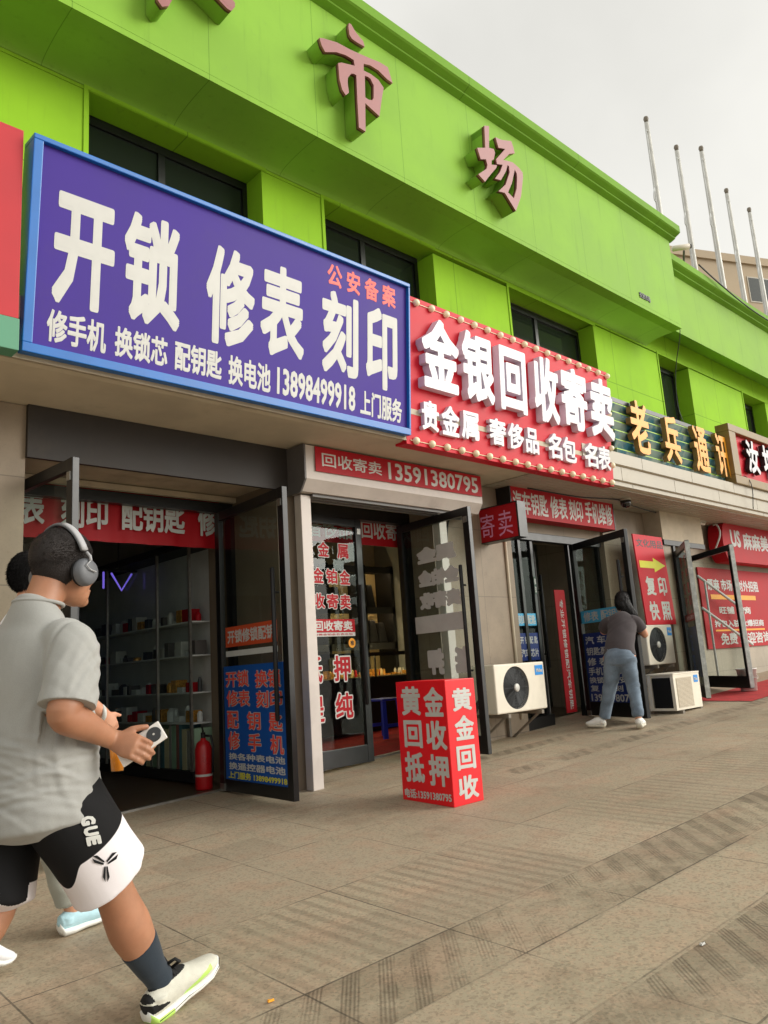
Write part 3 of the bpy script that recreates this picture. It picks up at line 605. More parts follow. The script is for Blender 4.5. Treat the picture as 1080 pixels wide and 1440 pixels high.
for loops, sc, ox, oy, ch in GLY:
    L = [[face_pt(a/sc+ox, b/sc+oy) for a, b in lp] for lp in loops]
    cx = sum(p[0] for p in L[1])/len(L[1]); zb = min(p[1] for lp in L for p in lp)
    T = thing('wall_character', (cx, YC, zb), 'first pink character standing off the green fascia near the blue framed sign' if ch == '市' else 'second smaller looking pink character on the green fascia above the red sign', 'letter', 'pink characters on the green fascia')
    poly_curve(L, YC+.012, .024, 'face', K['pink'], T); poly_curve(L, YC+.034, .018, 'face_edge', K['brown'], T); poly_curve(L, YC+.125, .16, 'body', K['fascia'], T)
T = thing('wall_character', (2.7, YC, 6.68), 'foot of a pink character cut by the top edge of the picture', 'letter', 'pink characters on the green fascia')
F = FX(2.50, YC, 7.12)
for nm, mt, dp, of in (('face',K['pink'],.024,-.024),('face_edge',K['brown'],.018,-.043),('body',K['fascia'],.16,-.205)):
    text('贸', F, (0,0,.92,1.0), mt, T, nm, depth=dp, off=of, bold=.03)
for nm, mt, dp, of in (('face',K['pink'],.024,.012),('face_edge',K['brown'],.018,.034),('body',K['fascia'],.16,.125)):
    poly_curve([[(2.86,7.2),(2.73,7.2),(2.66,6.95),(2.655,6.80),(2.70,6.755),(2.76,6.80),(2.84,7.0)]], YC+of, dp, nm, mt, T)
# ------------------------------------------------------------------ posters, stickers and smaller signs
def sheetbox(F, u0, u1, v0, v1, mat, T, name='sheet', n0=.004, n1=.0065):
    m = MB(); m.fbox(F, u0, u1, v0, v1, n0, n1); return m.build(name, mat, T)
def at(F, u, v, n=0): return F[0]+F[1]*u+F[2]*v+F[3]*n
def sub(D, z): F = D[0]; return (F[0]+V3((0,0,z)), F[1], F[2], F[3])
G1 = sub(D1R, .30)
T = thing('poster', at(G1,.58,.12), 'blue poster with red and yellow characters on the open door of the first shop', 'poster')
sheetbox(G1, .09, 1.165, .115, 1.10, K['bluep'], T, n0=.006, n1=.009)
for s, u0, v0, u1, v1 in (('开锁',.13,.915,.55,1.055),('换锁',.66,.90,1.08,1.045),('修表',.14,.745,.56,.885),('刻印',.67,.735,1.09,.875),('配',.14,.555,.35,.705),('钥',.50,.55,.73,.70),('匙',.87,.545,1.08,.695),('修',.15,.375,.36,.53),('手',.51,.37,.73,.52),('机',.88,.365,1.09,.515)):
    outlined(s, G1, (u0,v0,u1,v1), K['redtxt'], K['frost'], T, off=.011, bold=.02, grow=.03)
text('换各种表电池', G1, (.15,.288,1.10,.348), K['white'], T, off=.011, bold=.03); text('换遥控器电池', G1, (.15,.205,1.10,.268), K['white'], T, off=.011, bold=.03)
text('上门服务 13898499918', G1, (.14,.13,1.12,.19), K['yellow'], T, off=.011, bold=.03)
T = thing('sticker', at(G1,.58,1.27), 'orange strip sticker with pale characters above the blue poster on the door', 'sticker')
sheetbox(G1, .14, 1.04, 1.27, 1.45, K['orangep'], T, n0=.006, n1=.008); text('开锁修锁配钥', G1, (.18,1.30,1.0,1.42), K['frost'], T, off=.010, bold=.025)
T = thing('sticker', at(G1,.58,1.18), 'plain frosted strip on the door glass under the orange sticker', 'sticker')
sheetbox(G1, .14, 1.04, 1.185, 1.235, K['frost'], T, n0=.006, n1=.008)

T = thing('banner', (2.95,6.5,2.5), 'red cloth banner with cream characters hanging inside the first shop entrance', 'banner')
F = FX(1.99, 6.53, 2.3)
m = MB(); NX = 40
vs = [[m.bm.verts.new(at(F, 2.08*i/NX, .235+.49*j/6, .012*math.sin(i*.9+j*.5)*(1-j/7)+.006*math.sin(i*2.3+1)-.03)) for i in range(NX+1)] for j in range(7)]
for j in range(6):
    for i in range(NX): m.bm.faces.new((vs[j][i], vs[j][i+1], vs[j+1][i+1], vs[j+1][i]))
m.build('sheet', K['red2'], T, smooth=True)
for s, u0, v0, u1, v1 in (('表',.18,.335,.385,.62),('刻印',.52,.335,.93,.62),('配钥匙',1.055,.345,1.68,.635),('修',1.82,.345,2.02,.645)): text(s, F, (u0,v0,u1,v1), K['frost'], T, off=.004, bold=.028)
T = thing('banner', (5.3,6.3,2.62), 'red banner with white characters hanging inside the second shop entrance', 'banner')
F = FX(4.42, 6.30, 2.3); m = MB(); m.fbox(F, 0, 1.84, .335, .70, -.01, 0); m.build('sheet', K['red2'], T)
for s, u0, v0, u1, v1 in (('奢侈品',.53,.38,1.14,.61),('回收寄',1.28,.41,1.83,.615)): text(s, F, (u0,v0,u1,v1), K['frost'], T, off=.002, bold=.02)
# characters stuck on the closed door of the second shop
T = thing('window_lettering', (5.0,6.04,.5), 'red characters with white outlines stuck on the closed glass door', 'lettering')
F = FR((4.7,6.078,.33), (1.09,.06,0))
for s, u0, v0, u1, v1 in (('贵',-.10,2.10,.05,2.25),('金',.177,2.10,.326,2.25),('属',.441,2.095,.596,2.245),('黄',-.10,1.83,.03,1.985),('金',.09,1.83,.235,1.985),('铂',.27,1.83,.42,1.98),('金',.455,1.825,.60,1.975),('回',-.10,1.58,.03,1.73),('收',.09,1.58,.235,1.73),('寄',.265,1.578,.42,1.728),('卖',.445,1.575,.59,1.725),('抵',-.08,.865,.158,1.115),('押',.311,.865,.537,1.115),('提',-.08,.495,.158,.745),('纯',.311,.505,.545,.750)):
    outlined(s, F, (u0,v0,u1,v1), K['red2'], K['white'], T, bold=.026, grow=.05, off=.034)
T = thing('sticker', at(F,.27,1.3), 'red strip sticker with white characters across the closed glass door', 'sticker')
sheetbox(F, -.2, .638, 1.345, 1.475, K['red2'], T, n0=.027, n1=.03); sheetbox(F, -.2, .638, 1.305, 1.343, K['white'], T, 'strip', .027, .03); text('银回收寄卖', F, (-.06,1.36,.60,1.46), K['white'], T, off=.0325, bold=.025); text('高价回收黄金铂金名表名包', F, (-.1,1.314,.60,1.335), K['red2'], T, off=.0325, bold=.01)
T = thing('sticker', at(F,.56,1.2), 'round yellow door sticker on the closed glass door', 'sticker')
m = MB(); m.lathe(at(F,.585,1.235,.027), F[3], [(0,0),(.048,0),(.048,.003),(0,.003)], 24); m.build('disc', K['orange'], T); text('推', F, (.56,1.21,.61,1.26), K['blacktxt'], T, off=.0325, bold=.02)
# frosted stickers on the open door
G2 = sub(D2R, 0)
T = thing('window_lettering', at(G2,.6,.8), 'frosted backs of sticker characters on the open glass door behind the red box', 'lettering')
for s, u0, v0, u1, v1 in (('属金',.30,2.37,.93,2.55),('金铂金',.30,2.12,.95,2.30),('卖寄收',.30,1.88,.95,2.06),('押',.36,1.19,.62,1.46),('抵',.78,1.19,.98,1.46),('纯',.36,.78,.62,1.05),('提',.78,.78,.98,1.05)):
    text(s, G2, (u0,v0,u1,v1), K['frost'], T, off=.009, bold=.085, mirror=True, n=20)
T = thing('sticker', at(G2,.6,1.63), 'plain frosted band across the open glass door behind the red box', 'sticker')
sheetbox(G2, .20, .99, 1.63, 1.81, K['frost'], T, n0=.006, n1=.008)
# banner box over the third shop
T = thing('light_box', (8.6,5.6,2.97), 'long red light box with white characters hung under the canopy over the third shop', 'sign')
F = FX(7.3, 5.55, 2.9)
m = MB(); m.fbox(F, .17, 2.48, .07, .455, -.2, 0); m.build('face_panel', K['red2'], T); m = MB(); m.fbox(F, .145, .168, .06, .458, -.205, .004); m.build('end_frame', K['black'], T); m = MB(); m.fbox(F, 2.482, 2.50, .06, .458, -.205, .004); m.build('end_frame', K['black'], T)
for s, u0, v0, u1, v1 in (('汽车钥匙',.20,.11,.905,.395),('修表',.965,.112,1.335,.398),('刻印',1.385,.115,1.70,.40),('手机维修',1.765,.115,2.44,.41)): text(s, F, (u0,v0,u1,v1), K['white'], T, off=.003, bold=.02)
T = thing('projecting_sign', (7.16,5.5,2.66), 'small red sign with thin lilac characters projecting from the stone pier', 'sign')
F = FR((7.10,5.95,2.65), (0,-1,0)); lil = M('lilac_print', (220,150,190), .4, .05, 4)
m = MB(); m.fbox(F, .19, .73, 0, .39, -.13, 0); m.build('face_panel', K['red2'], T); m = MB(); m.fbox(F, .732, .755, -.01, .40, -.14, .01); m.fbox(F, .19, .732, .392, .402, -.14, .01); m.fbox(F, .19, .732, -.012, -.002, -.14, .01); m.build('frame', K['black'], T)
for s, u0, v0, u1, v1 in (('寄',.20,.045,.40,.325),('卖',.46,.035,.66,.325)): text(s, F, (u0,v0,u1,v1), lil, T, off=.003, bold=.0)
# copy shop board
T = thing('sign_board', (10.42,5.6,1.64), 'tall red board with a yellow arrow standing on the upper air conditioner', 'sign')
F = FR((10.06,5.40,1.64), (1,0,0), V3((0,.05,1.26))); m = MB(); m.fbox(F, 0, .84, 0, 1.28, -.02, 0); m.build('panel', K['red'], T, bevel=.003)
text('文化用品', F, (.06,1.10,.82,1.22), K['blacktxt'], T, off=.0025, bold=.02)
m = MB(); a0 = [(.06,.80),(.46,.80),(.46,.745),(.80,.85),(.46,.955),(.46,.90),(.06,.90)]; m.bm.faces.new([m.bm.verts.new(at(F,u,v,.003)) for u, v in a0]); m.build('arrow', K['yellow'], T)
for s, u0, v0, u1, v1 in (('复',.14,.41,.40,.68),('印',.49,.41,.73,.68),('快',.13,.06,.39,.325),('照',.48,.06,.74,.325)): text(s, F, (u0,v0,u1,v1), K['white'], T, off=.0025, bold=.03)
# posters on the third shop doors
G3 = sub(D3R, 0)
T = thing('poster', at(G3,.6,.65), 'dark blue poster with pale characters on the open door beside the woman', 'poster')
sheetbox(G3, .05, 1.13, .68, 1.56, K['bluep2'], T, n0=.006, n1=.009)
for s, u0, v0, u1, v1 in (('汽 车 芯 片',.12,1.42,1.05,1.52),('钥匙配匙遥控',.12,1.28,1.05,1.38),('修 表 电 池',.12,1.15,1.05,1.25),('手机配件维修',.12,1.03,1.05,1.13),('换锁开锁安装',.12,.93,1.05,1.01),('复 制 刻 章',.12,.83,1.05,.91),('13942780795',.12,.71,1.06,.80)): text(s, G3, (u0,v0,u1,v1), K['frost'], T, off=.011, bold=.018)
T = thing('sticker', at(G3,.6,1.7), 'light blue strip sticker above the dark blue poster beside the woman', 'sticker')
sheetbox(G3, .07, 1.12, 1.69, 1.85, K['cyan'], T, n0=.006, n1=.008); text('修表 配钥匙', G3, (.14,1.71,1.0,1.83), K['white'], T, off=.010, bold=.02)
F = FX(7.73, 5.862, 0)
T = thing('sticker', (7.94,5.86,1.68), 'light blue strip sticker on the narrow side window of the third shop', 'sticker')
sheetbox(F, .02, .42, 1.69, 1.84, K['cyan'], T, n0=.006, n1=.008); text('刻章 配匙', F, (.05,1.71,.40,1.82), K['white'], T, off=.010, bold=.02)
T = thing('poster', (7.94,5.86,1.28), 'small dark blue poster on the narrow side window of the third shop', 'poster')
sheetbox(F, .02, .42, 1.27, 1.60, K['bluep2'], T, n0=.006, n1=.008); text('开 锁 配 匙', F, (.05,1.47,.40,1.56), K['frost'], T, off=.010, bold=.02); text('汽车 芯片', F, (.05,1.31,.40,1.41), K['frost'], T, off=.010, bold=.02)
T = thing('sticker', (8.1,5.84,2.08), 'tiny green door sticker with white writing at the third shop', 'sticker')
F = FX(8.152, 5.838, 0); sheetbox(F, 0, .048, 2.08, 2.30, M('dark_green_sticker', (24,60,44)), T, n0=.001, n1=.003); text('推', F, (.006,2.2,.042,2.28), K['white'], T, off=.005); text('拉', F, (.006,2.10,.042,2.18), K['white'], T, off=.005)
T = thing('banner', (9.08,6.1,.6), 'narrow upright red banner just inside the third shop doorway', 'banner')
F = FX(8.96, 6.10, .56); m = MB(); m.fbox(F, 0, .24, 0, 1.62, -.01, 0); m.build('sheet', K['red2'], T)
F = FR((9.03,6.10,2.10), (0,0,-1), (1,0,0)); text('专业开锁修锁配汽车钥匙', F, (.05,.02,1.5,.10), K['frost'], T, off=.003, bold=.01)
# right hand shop: red sign, red panel
T = thing('shop_sign', (14.6,5.5,2.66), 'red rounded end sign with white characters under the canopy at the right', 'sign')
F = FX(13.35, 5.5, 2.68); m = MB(); pts = []
for i in range(13):
    a = R(90+i*15); pts.append((.33*math.cos(a)*.6, .34+.34*math.sin(a)))
pts = [(3.0,.68)]+pts+[(3.0,0)]
fr = [m.bm.verts.new(at(F,u,v,0)) for u, v in pts]; bk = [m.bm.verts.new(at(F,u,v,-.25)) for u, v in pts]; n = len(pts)
m.bm.faces.new(fr); m.bm.faces.new(bk[::-1])
for i in range(n): m.bm.faces.new((fr[i],bk[i],bk[(i+1)%n],fr[(i+1)%n]))
m.build('face_panel', K['red2'], T); text('US', F, (.12,.26,.52,.56), K['frost'], T, off=.003, bold=.04); text('麻麻美', F, (.62,.24,1.75,.54), K['frost'], T, off=.003, bold=.03)
T = thing('poster', (14.2,5.8,1.25), 'large red wall poster with white and yellow lines at the right edge', 'poster')
F = FX(12.7, 5.80, 0); m = MB(); m.fbox(F, 0, 3.3, 1.25, 2.6, -.02, 0); m.build('sheet', K['red2'], T)
for s, u0, v0, u1, v1, mm in (('原麻 市场内对外招租',.28,2.22,2.4,2.42,'frost'),('旺铺 招商',.6,1.82,1.9,1.95,'white'),('拎包入驻 火爆招商',.35,1.60,2.4,1.72,'frost'),('免费 欢迎咨询',.5,1.30,2.6,1.50,'white')): text(s, F, (u0,v0,u1,v1), K[mm], T, off=.003, bold=.03)
m = MB(); m.fbox(F, .35, 2.2, 2.07, 2.15, .001, .004); m.build('stripe', K['orange'], T); m = MB(); m.fbox(F, .35, 2.4, 1.53, 1.56, .001, .004); m.build('stripe', K['orange'], T)
G4 = sub(D4A, 0); dr = M('dark_red_print', (120,34,38), .5, .1, 4)
T = thing('window_lettering', at(G4,.7,1.7), 'dark red characters on the glass door wrapped in plastic', 'lettering')
for i, s in enumerate('彩扩证件照'): text(s, G4, (.40,2.42-i*.19,.58,2.58-i*.19), dr, T, off=.008, bold=.02); text('打字复印店'[i], G4, (.78,2.42-i*.19,.96,2.58-i*.19), dr, T, off=.008, bold=.02)
sheetbox(G4, .1, 1.15, 1.66, 1.76, dr, T, 'strip'); text('身份证照片', G4, (.3,1.68,1.0,1.74), K['frost'], T, off=.009)
T = thing('poster', at(G4,.6,.75), 'faded grey blue poster low on the glass door wrapped in plastic', 'poster')
sheetbox(G4, .2, 1.10, .90, 1.58, M('faded_blue_poster', (76,92,116), .5, .15, 4), T, n0=.006, n1=.008); text('证', G4, (.35,1.25,.6,1.48), K['bluep'], T, off=.010); text('照', G4, (.35,.96,.6,1.19), K['bluep'], T, off=.010)

# ------------------------------------------------------------------ free standing red box
hb = Vector((4.424,4.592)); fb = Vector((4.385,4.028)); rb_ = Vector((4.672,3.988)); lb = hb+(rb_-fb)
T = thing('sign_box', (4.5,4.3,gz(4.5,4.3)), 'red standing advertising box with white characters on the pavement', 'sign')
zt = 1.178; cs = [fb, rb_, lb, hb]
m = MB(); m.quadbox([P(c.x,c.y,.0) for c in cs]+[V3((c.x,c.y,zt)) for c in cs]); m.build('box', K['redbox'], T, bevel=.005)
Ul = V3((fb.x-hb.x, fb.y-hb.y, 0)); Ur = V3((rb_.x-fb.x, rb_.y-fb.y, 0))
FL_ = FR((hb.x,hb.y,.28), Ul); FRt = FR((fb.x,fb.y,.28), Ur)
for s, u0, v0, u1, v1 in (('黄',.059,.642,.282,.861),('金',.322,.634,.539,.851),('回',.066,.402,.277,.606),('收',.322,.395,.545,.606),('抵',.054,.147,.275,.371),('押',.325,.135,.541,.362),('电话:13591380795',.029,.030,.548,.098)): text(s, FL_, (u0,v0,u1,v1), K['white'], T, off=.003, bold=.034)
for s, u0, v0, u1, v1 in (('黄',.059,.665,.247,.832),('金',.063,.455,.250,.632),('回',.059,.245,.240,.415),('收',.054,.040,.245,.205)): text(s, FRt, (u0,v0,u1,v1), K['white'], T, off=.003, bold=.034)

# ------------------------------------------------------------------ air conditioners
def ac_unit(x0, x1, y0, z0, z1, label, back=5.757, group='outdoor air conditioner units'):
    T = thing('air_conditioner', ((x0+x1)/2,y0+.16,z0), label, 'air conditioner', group)
    w, h = x1-x0, z1-z0; F = FX(x0, y0, z0); cx, cz, r = w*.40, h*.50, min(h*.44, w*.36)
    n = 48; mb = MB(); bm = mb.bm      # casing with a real round opening in its front
    O = [bm.verts.new(at(F,cx+math.cos(2*math.pi*i/n)*r, cz+math.sin(2*math.pi*i/n)*r,0)) for i in range(n)]
    def edge(i):
        a = 2*math.pi*i/n; dx, dz = math.cos(a), math.sin(a)
        k = min(((w-cx)/dx if dx > 1e-6 else (cx/-dx if dx < -1e-6 else 9e9)), ((h-cz)/dz if dz > 1e-6 else (cz/-dz if dz < -1e-6 else 9e9)))
        return (cx+dx*k, cz+dz*k)
    E_ = [edge(i) for i in range(n)]
    for cxy in ((0,0),(w,0),(w,h),(0,h)):
        j = min(range(n), key=lambda i: (E_[i][0]-cxy[0])**2+(E_[i][1]-cxy[1])**2); E_[j] = cxy
    Ev = [bm.verts.new(at(F,u,v,0)) for u, v in E_]; Bv = [bm.verts.new(at(F,u,v,-.30)) for u, v in E_]; I = [bm.verts.new(at(F,cx+math.cos(2*math.pi*i/n)*r, cz+math.sin(2*math.pi*i/n)*r,-.05)) for i in range(n)]
    for i in range(n):
        j = (i+1)%n; bm.faces.new((O[i],Ev[i],Ev[j],O[j])); bm.faces.new((Ev[i],Bv[i],Bv[j],Ev[j])); bm.faces.new((O[j],I[j],I[i],O[i]))
    bm.faces.new(Bv); bmesh.ops.recalc_face_normals(bm, faces=bm.faces[:])
    ed = [e for e in bm.edges if len(e.link_faces) == 2 and e.calc_face_angle(0) > R(40) and all(v not in O and v not in I for v in e.verts)]
    bmesh.ops.bevel(bm, geom=ed, offset=.016, segments=3, profile=.5, affect='EDGES', clamp_overlap=True)
    me = bpy.data.meshes.new('casing'); bm.to_mesh(me); bm.free(); finish('casing', me, K['ac'], T)
    c = at(F,cx,cz,-.05)
    m = MB(); m.lathe(c, F[3], [(0,.001),(r,.001)], 40); m.build('fan_cavity', K['acdark'], T)
    m = MB()
    for k in range(5):
        a = 2*math.pi*k/5; e1 = F[1]*math.cos(a)+F[2]*math.sin(a); e2 = F[1]*math.cos(a+1)+F[2]*math.sin(a+1)
        v = [m.bm.verts.new(c+F[3]*.006+e1*.05), m.bm.verts.new(c+F[3]*.02+e1*r*.9), m.bm.verts.new(c+F[3]*.008+(e1+e2).normalized()*r*.92), m.bm.verts.new(c+F[3]*.004+e2*r*.85), m.bm.verts.new(c+F[3]*.004+e2*.05)]; m.bm.faces.new(v)
    m.build('fan', K['acg'], T)
    m = MB()
    for k in range(1, 15):
        rr = r*k/14.2; m.tube([c+F[3]*(.052-.012*(rr/r)**2)+(F[1]*math.cos(a)+F[2]*math.sin(a))*rr for a in [2*math.pi*i/40 for i in range(41)]], .0034, 5, cap=False)
    for k in range(12):
        a = 2*math.pi*k/12; e1 = F[1]*math.cos(a)+F[2]*math.sin(a); m.tube([c+F[3]*.05+e1*.04, c+F[3]*.045+e1*r*.6, c+F[3]*.04+e1*r*1.0], .004, 5)
    g = m.build('fan_grille', K['acg'], T, smooth=True)
    m = MB(); m.lathe(c+F[3]*.05, F[3], [(.042,0),(.042,.012),(.034,.017),(0,.018)], 24); m.build('hub', K['steel'], g, smooth=True)
    m = MB(); m.fbox(F, w*.80, w*.965, h*.72, h*.93, -.002, .004); b = m.build('badge', K['badge'], T, bevel=.004); text('Midea', F, (w*.82,h*.78,w*.95,h*.86), K['white'], b, off=.0065, bold=.03)
    if back:
        for u in (.14, w-.16):
            yb = back-y0; m = MB()
            m.fbox(F, u, u+.04, -.045, -.006, -yb, .03); m.fbox(F, u, u+.04, -.36, -.045, -yb, -yb+.04); m.tube([at(F,u+.02,-.34,-yb+.02), at(F,u+.02,-.03,-.02)], .014, 6); m.build('bracket', K['rust'], T)
    m = MB(); m.tube([at(F,-.005,h*.3,-.2), at(F,-.05,h*.28,-.2), at(F,-.09,h*.1,-.24), at(F,-.10,-.3,-.30), at(F,-.10,-.55,-.42)], .016, 8); m.tube([at(F,-.005,h*.2,-.2), at(F,-.06,h*.18,-.2), at(F,-.07,-.1,-.3), at(F,-.05,-.4,-.42)], .011, 8); m.build('pipe', K['cable'], T, smooth=True)
    return T
ac_unit(6.515, 7.40, 5.28, .745, 1.253, 'cream air conditioner unit with a round grille low on the pier beside the red box')
ac_unit(9.77, 10.50, 5.28, 1.10, 1.63, 'upper cream air conditioner unit with a round grille under the yellow arrow board')
T = thing('air_conditioner', (9.6,4.9,gz(9.6,4.9)), 'cream air conditioner unit with an open dark side standing on the pavement', 'air conditioner', 'outdoor air conditioner units')
x0, x1, y0, y1, z0, z1 = 9.27, 9.96, 4.73, 5.08, .555, 1.00; F = FX(x0, y0, z0); FSd = FR((x0,y1,z0), (0,-1,0))
m = MB(); m.box(x0+.02, x1, y0+.012, y1, z0, z1-.022); m.build('casing', K['ac'], T); m = MB(); m.box(x0-.006, x1+.006, y0-.004, y1+.006, z1-.02, z1); m.build('lid', K['ac'], T, bevel=.006)
m = MB(); m.fbox(F, 0, x1-x0, 0, z1-z0-.02, -.012, 0); m.build('front_panel', K['ac'], T, bevel=.004)
m = MB(); m.fbox(F, .06, .46, .03, z1-z0-.06, .0, .004); mesh_ = m.build('front_screen', M('beige_mesh', (168,154,132), .7, .2, 90), T)
m = MB()
for k in range(24): m.fbox(F, .06, .46, .035+k*.0148, .039+k*.0148, .004, .008)
m.build('wire', K['ac'], mesh_)
m = MB(); m.fbox(FSd, .06, .31, .03, z1-z0-.05, -.022, -.012)
for k in range(26): m.fbox(FSd, .065+k*.0093, .068+k*.0093, .03, z1-z0-.05, -.012, .002)
m.build('coil', K['acdark'], T)
m = MB(); m.fbox(FSd, 0, .05, 0, z1-z0-.022, -.02, .004); m.fbox(FSd, .31, .349, 0, z1-z0-.022, -.02, .004); m.fbox(FSd, .05, .31, 0, .03, -.02, .003); m.build('corner_post', K['ac'], T)
m = MB(); m.fbox(F, .53, .64, .31, .40, .001, .004); b = m.build('badge', K['badge'], T); text('Midea', F, (.545,.335,.625,.372), K['white'], b, off=.0055, bold=.03)
for xx in (x0+.08, x1-.12):
    m = MB(); m.quadbox([P(xx,y0-.03,0),P(xx+.05,y0-.03,0),P(xx+.05,y1,0),P(xx,y1,0)]+[V3((a,b,z0-.001)) for a,b in ((xx,y0-.03),(xx+.05,y0-.03),(xx+.05,y1),(xx,y1))]); m.build('foot', K['rust'], T)

# ------------------------------------------------------------------ inside the first shop
T = thing('display_cabinet', (4.1,8.0,.3), 'dark glass cabinet with silver posts along the right wall of the first shop', 'cabinet')
zf = gz(4.1,7.6)+.01
m = MB(); m.box(3.95, 4.235, 6.95, 10.6, zf, zf+.10); m.build('plinth', K['blackm'], T); m = MB(); m.box(3.95, 4.235, 6.95, 10.6, 2.62, 2.70); m.build('top_board', K['blackm'], T)
for y in (6.96, 7.63, 8.84, 10.2):
    m = MB(); m.box(3.94, 3.965, y-.013, y+.013, zf+.10, 2.62); m.build('post', K['silver'], T)
m = MB(); m.box(4.226, 4.236, 6.96, 10.58, zf+.101, 2.619); m.build('back_panel', K['frost'], T)
for z in (.88, 1.17, 1.53, 1.86): m = MB(); m.box(3.965, 4.224, 6.96, 10.58, z, z+.014); m.build('shelf', K['frost'], T)
m = MB(); m.box(3.952, 3.956, 6.97, 10.55, zf+.1, 2.62); m.build('pane', K['glassd'], T)
rnd = random.Random(3); g0 = None
for z in (.894, 1.184, 1.544, 1.874):
    y = 7.0
    while y < 9.6:
        d_ = rnd.uniform(.05,.14); h_ = rnd.uniform(.04,.16)
        m = MB()
        if rnd.random() < .5: m.lathe((4.09,y+d_/2,z), (0,0,1), [(0,0),(d_*.42,0),(d_*.42,h_*.7),(d_*.2,h_),(0,h_)], 12)
        else: m.box(4.03, 4.16, y, y+d_, z, z+h_)
        o = m.build('shop_goods', rnd.choice([K['steel'],K['acg'],K['greyd'],K['goldg'],K['frost'],K['red2']]), bevel=.004); tag(o, 'small item of stock on the dark glass cabinet shelves', 'goods', 'stock on the cabinet shelves')
        y += d_+rnd.uniform(.005,.07)
y = 7.0
for i in range(14):
    d_ = rnd.uniform(.055,.10); h_ = rnd.uniform(.28,.44); m = MB(); m.box(4.0, 4.22, y, y+d_-.008, zf+.101, zf+.10+h_)
    tag(m.build('box', K['paint'][i%5], bevel=.004), 'pastel box in the row at the foot of the cabinet', 'box', 'boxes at the foot of the cabinet'); y += d_
T = thing('fire_extinguisher', (3.90,6.66,gz(3.90,6.66)), 'red fire extinguisher on the floor inside the first shop doorway', 'fire extinguisher')
e0 = V3((3.90,6.66,gz(3.90,6.66)+.004)); m = MB(); m.lathe(e0, (0,0,1), [(0,0),(.072,0),(.078,.02),(.078,.36),(.06,.415),(.025,.44),(.025,.455),(0,.455)], 24); m.build('cylinder', K['extred'], T, smooth=True)
m = MB(); m.lathe(e0+V3((0,0,.456)), (0,0,1), [(0,0),(.022,0),(.022,.05),(0,.05)], 12); m.tube([e0+V3((0,0,.50)), e0+V3((-.05,-.08,.52))], .009, 6); m.tube([e0+V3((0,0,.515)), e0+V3((-.05,-.07,.555))], .009, 6); m.build('valve', K['blackm'], T)
m = MB(); m.tube([e0+V3((0,.02,.48)), e0+V3((.04,-.07,.47)), e0+V3((.05,-.088,.38)), e0+V3((.04,-.09,.15))], .012, 8); m.build('hose', K['blackm'], T, smooth=True)
m = MB(); m.lathe(e0+V3((0,0,.12)), (0,0,1), [(.079,0),(.0795,.0),(.0795,.02),(.079,.02)], 24); m.build('band', K['white'], T)
T = thing('wall_cabinet', (3.3,10.6,.3), 'tall dark cupboard with blue glass at the back of the first shop', 'cabinet')
m = MB(); m.box(1.2, 3.9, 10.4, 10.95, .35, 2.5); m.build('carcass', K['greyd'], T); m = MB(); m.box(2.6, 3.7, 10.385, 10.398, .9, 2.3); m.build('door_panel', M('dim_blue_panel', (52,84,150), .25, .2, 3), T)
m = MB()
for x in (1.6, 2.55, 3.75): m.box(x, x+.025, 10.37, 10.399, .4, 2.45)
m.build('trim', K['silver'], T)
T = thing('neon_sign', (3.9,9.0,2.45), 'small purple tube sign shaped like a letter in the dark shop', 'sign')
m = MB(); F = FX(3.68, 8.4, 2.34); m.tube([at(F,.12,.19), at(F,.24,.0), at(F,.36,.19)], .012, 8); m.build('tube', K['neon'], T, smooth=True); m = MB(); m.tube([at(F,.03,.20), at(F,.03,.02)], .012, 8); m.build('tube', K['neon'], T, smooth=True)
m = MB(); m.fbox(F, -.05, .42, .21, .23, -.02, .02); m.tube([at(F,.2,.23), at(F,.2,.97)], .006, 6); m.build('hanger', K['blackm'], T)

# ------------------------------------------------------------------ inside the second shop
T = thing('jewellery_counter', (7.3,8.0,.5), 'glass jewellery counter with lit gold goods inside the second shop', 'counter')
zf = gz(7.3,8)+.006
m = MB(); m.box(4.5, 8.25, 7.9, 8.35, zf, 1.185); m.build('base', K['blackm'], T, bevel=.004); m = MB(); m.box(4.5, 8.25, 7.9, 8.35, 1.50, 1.512); m.box(4.5, 8.25, 7.9, 7.91, 1.187, 1.499); m.build('glass_top', K['glassd'], T)
for x in (5.15, 5.85, 6.55, 7.25, 7.95): m = MB(); m.box(x, x+.018, 7.893, 7.911, 1.187, 1.50); m.build('post', K['blackm'], T)
m = MB(); m.box(4.52, 8.23, 7.925, 7.94, 1.476, 1.497); m.build('case_lamp', K['lamp'], T)
m = MB(); m.box(4.52, 8.23, 7.93, 8.33, 1.187, 1.20); m.build('tray', K['beige'], T)
m = MB(); m.box(4.5, 8.25, 7.888, 7.897, 1.462, 1.512); m.build('front_lip', K['blackm'], T)
for i in range(60):
    x = 5.25+i*.049; y = rnd.uniform(7.96,8.15); z = 1.201
    m = MB(); k = rnd.random()
    if k < .5: m.box(x, x+.042, y, y+.08, z, z+rnd.uniform(.015,.10))
    else: m.lathe((x+.02,y,z), (0,0,1), [(0,0),(.022,0),(.018,rnd.uniform(.03,.09)),(0,.1)], 10)
    tag(m.build('jewellery_stand', K['goldg'] if k < .6 else rnd.choice([K['red2'],K['cream'],K['beige']]), bevel=.003), 'small gold or cream display piece inside the lit glass counter', 'jewellery', 'pieces in the jewellery counter')
T = thing('display_shelf', (7.5,8.8,.5), 'dark framed beige shelving along the back wall of the second shop', 'shelf')
m = MB(); m.box(4.4, 8.28, 8.84, 8.89, .6, 2.75); m.build('back_panel', K['beige'], T)
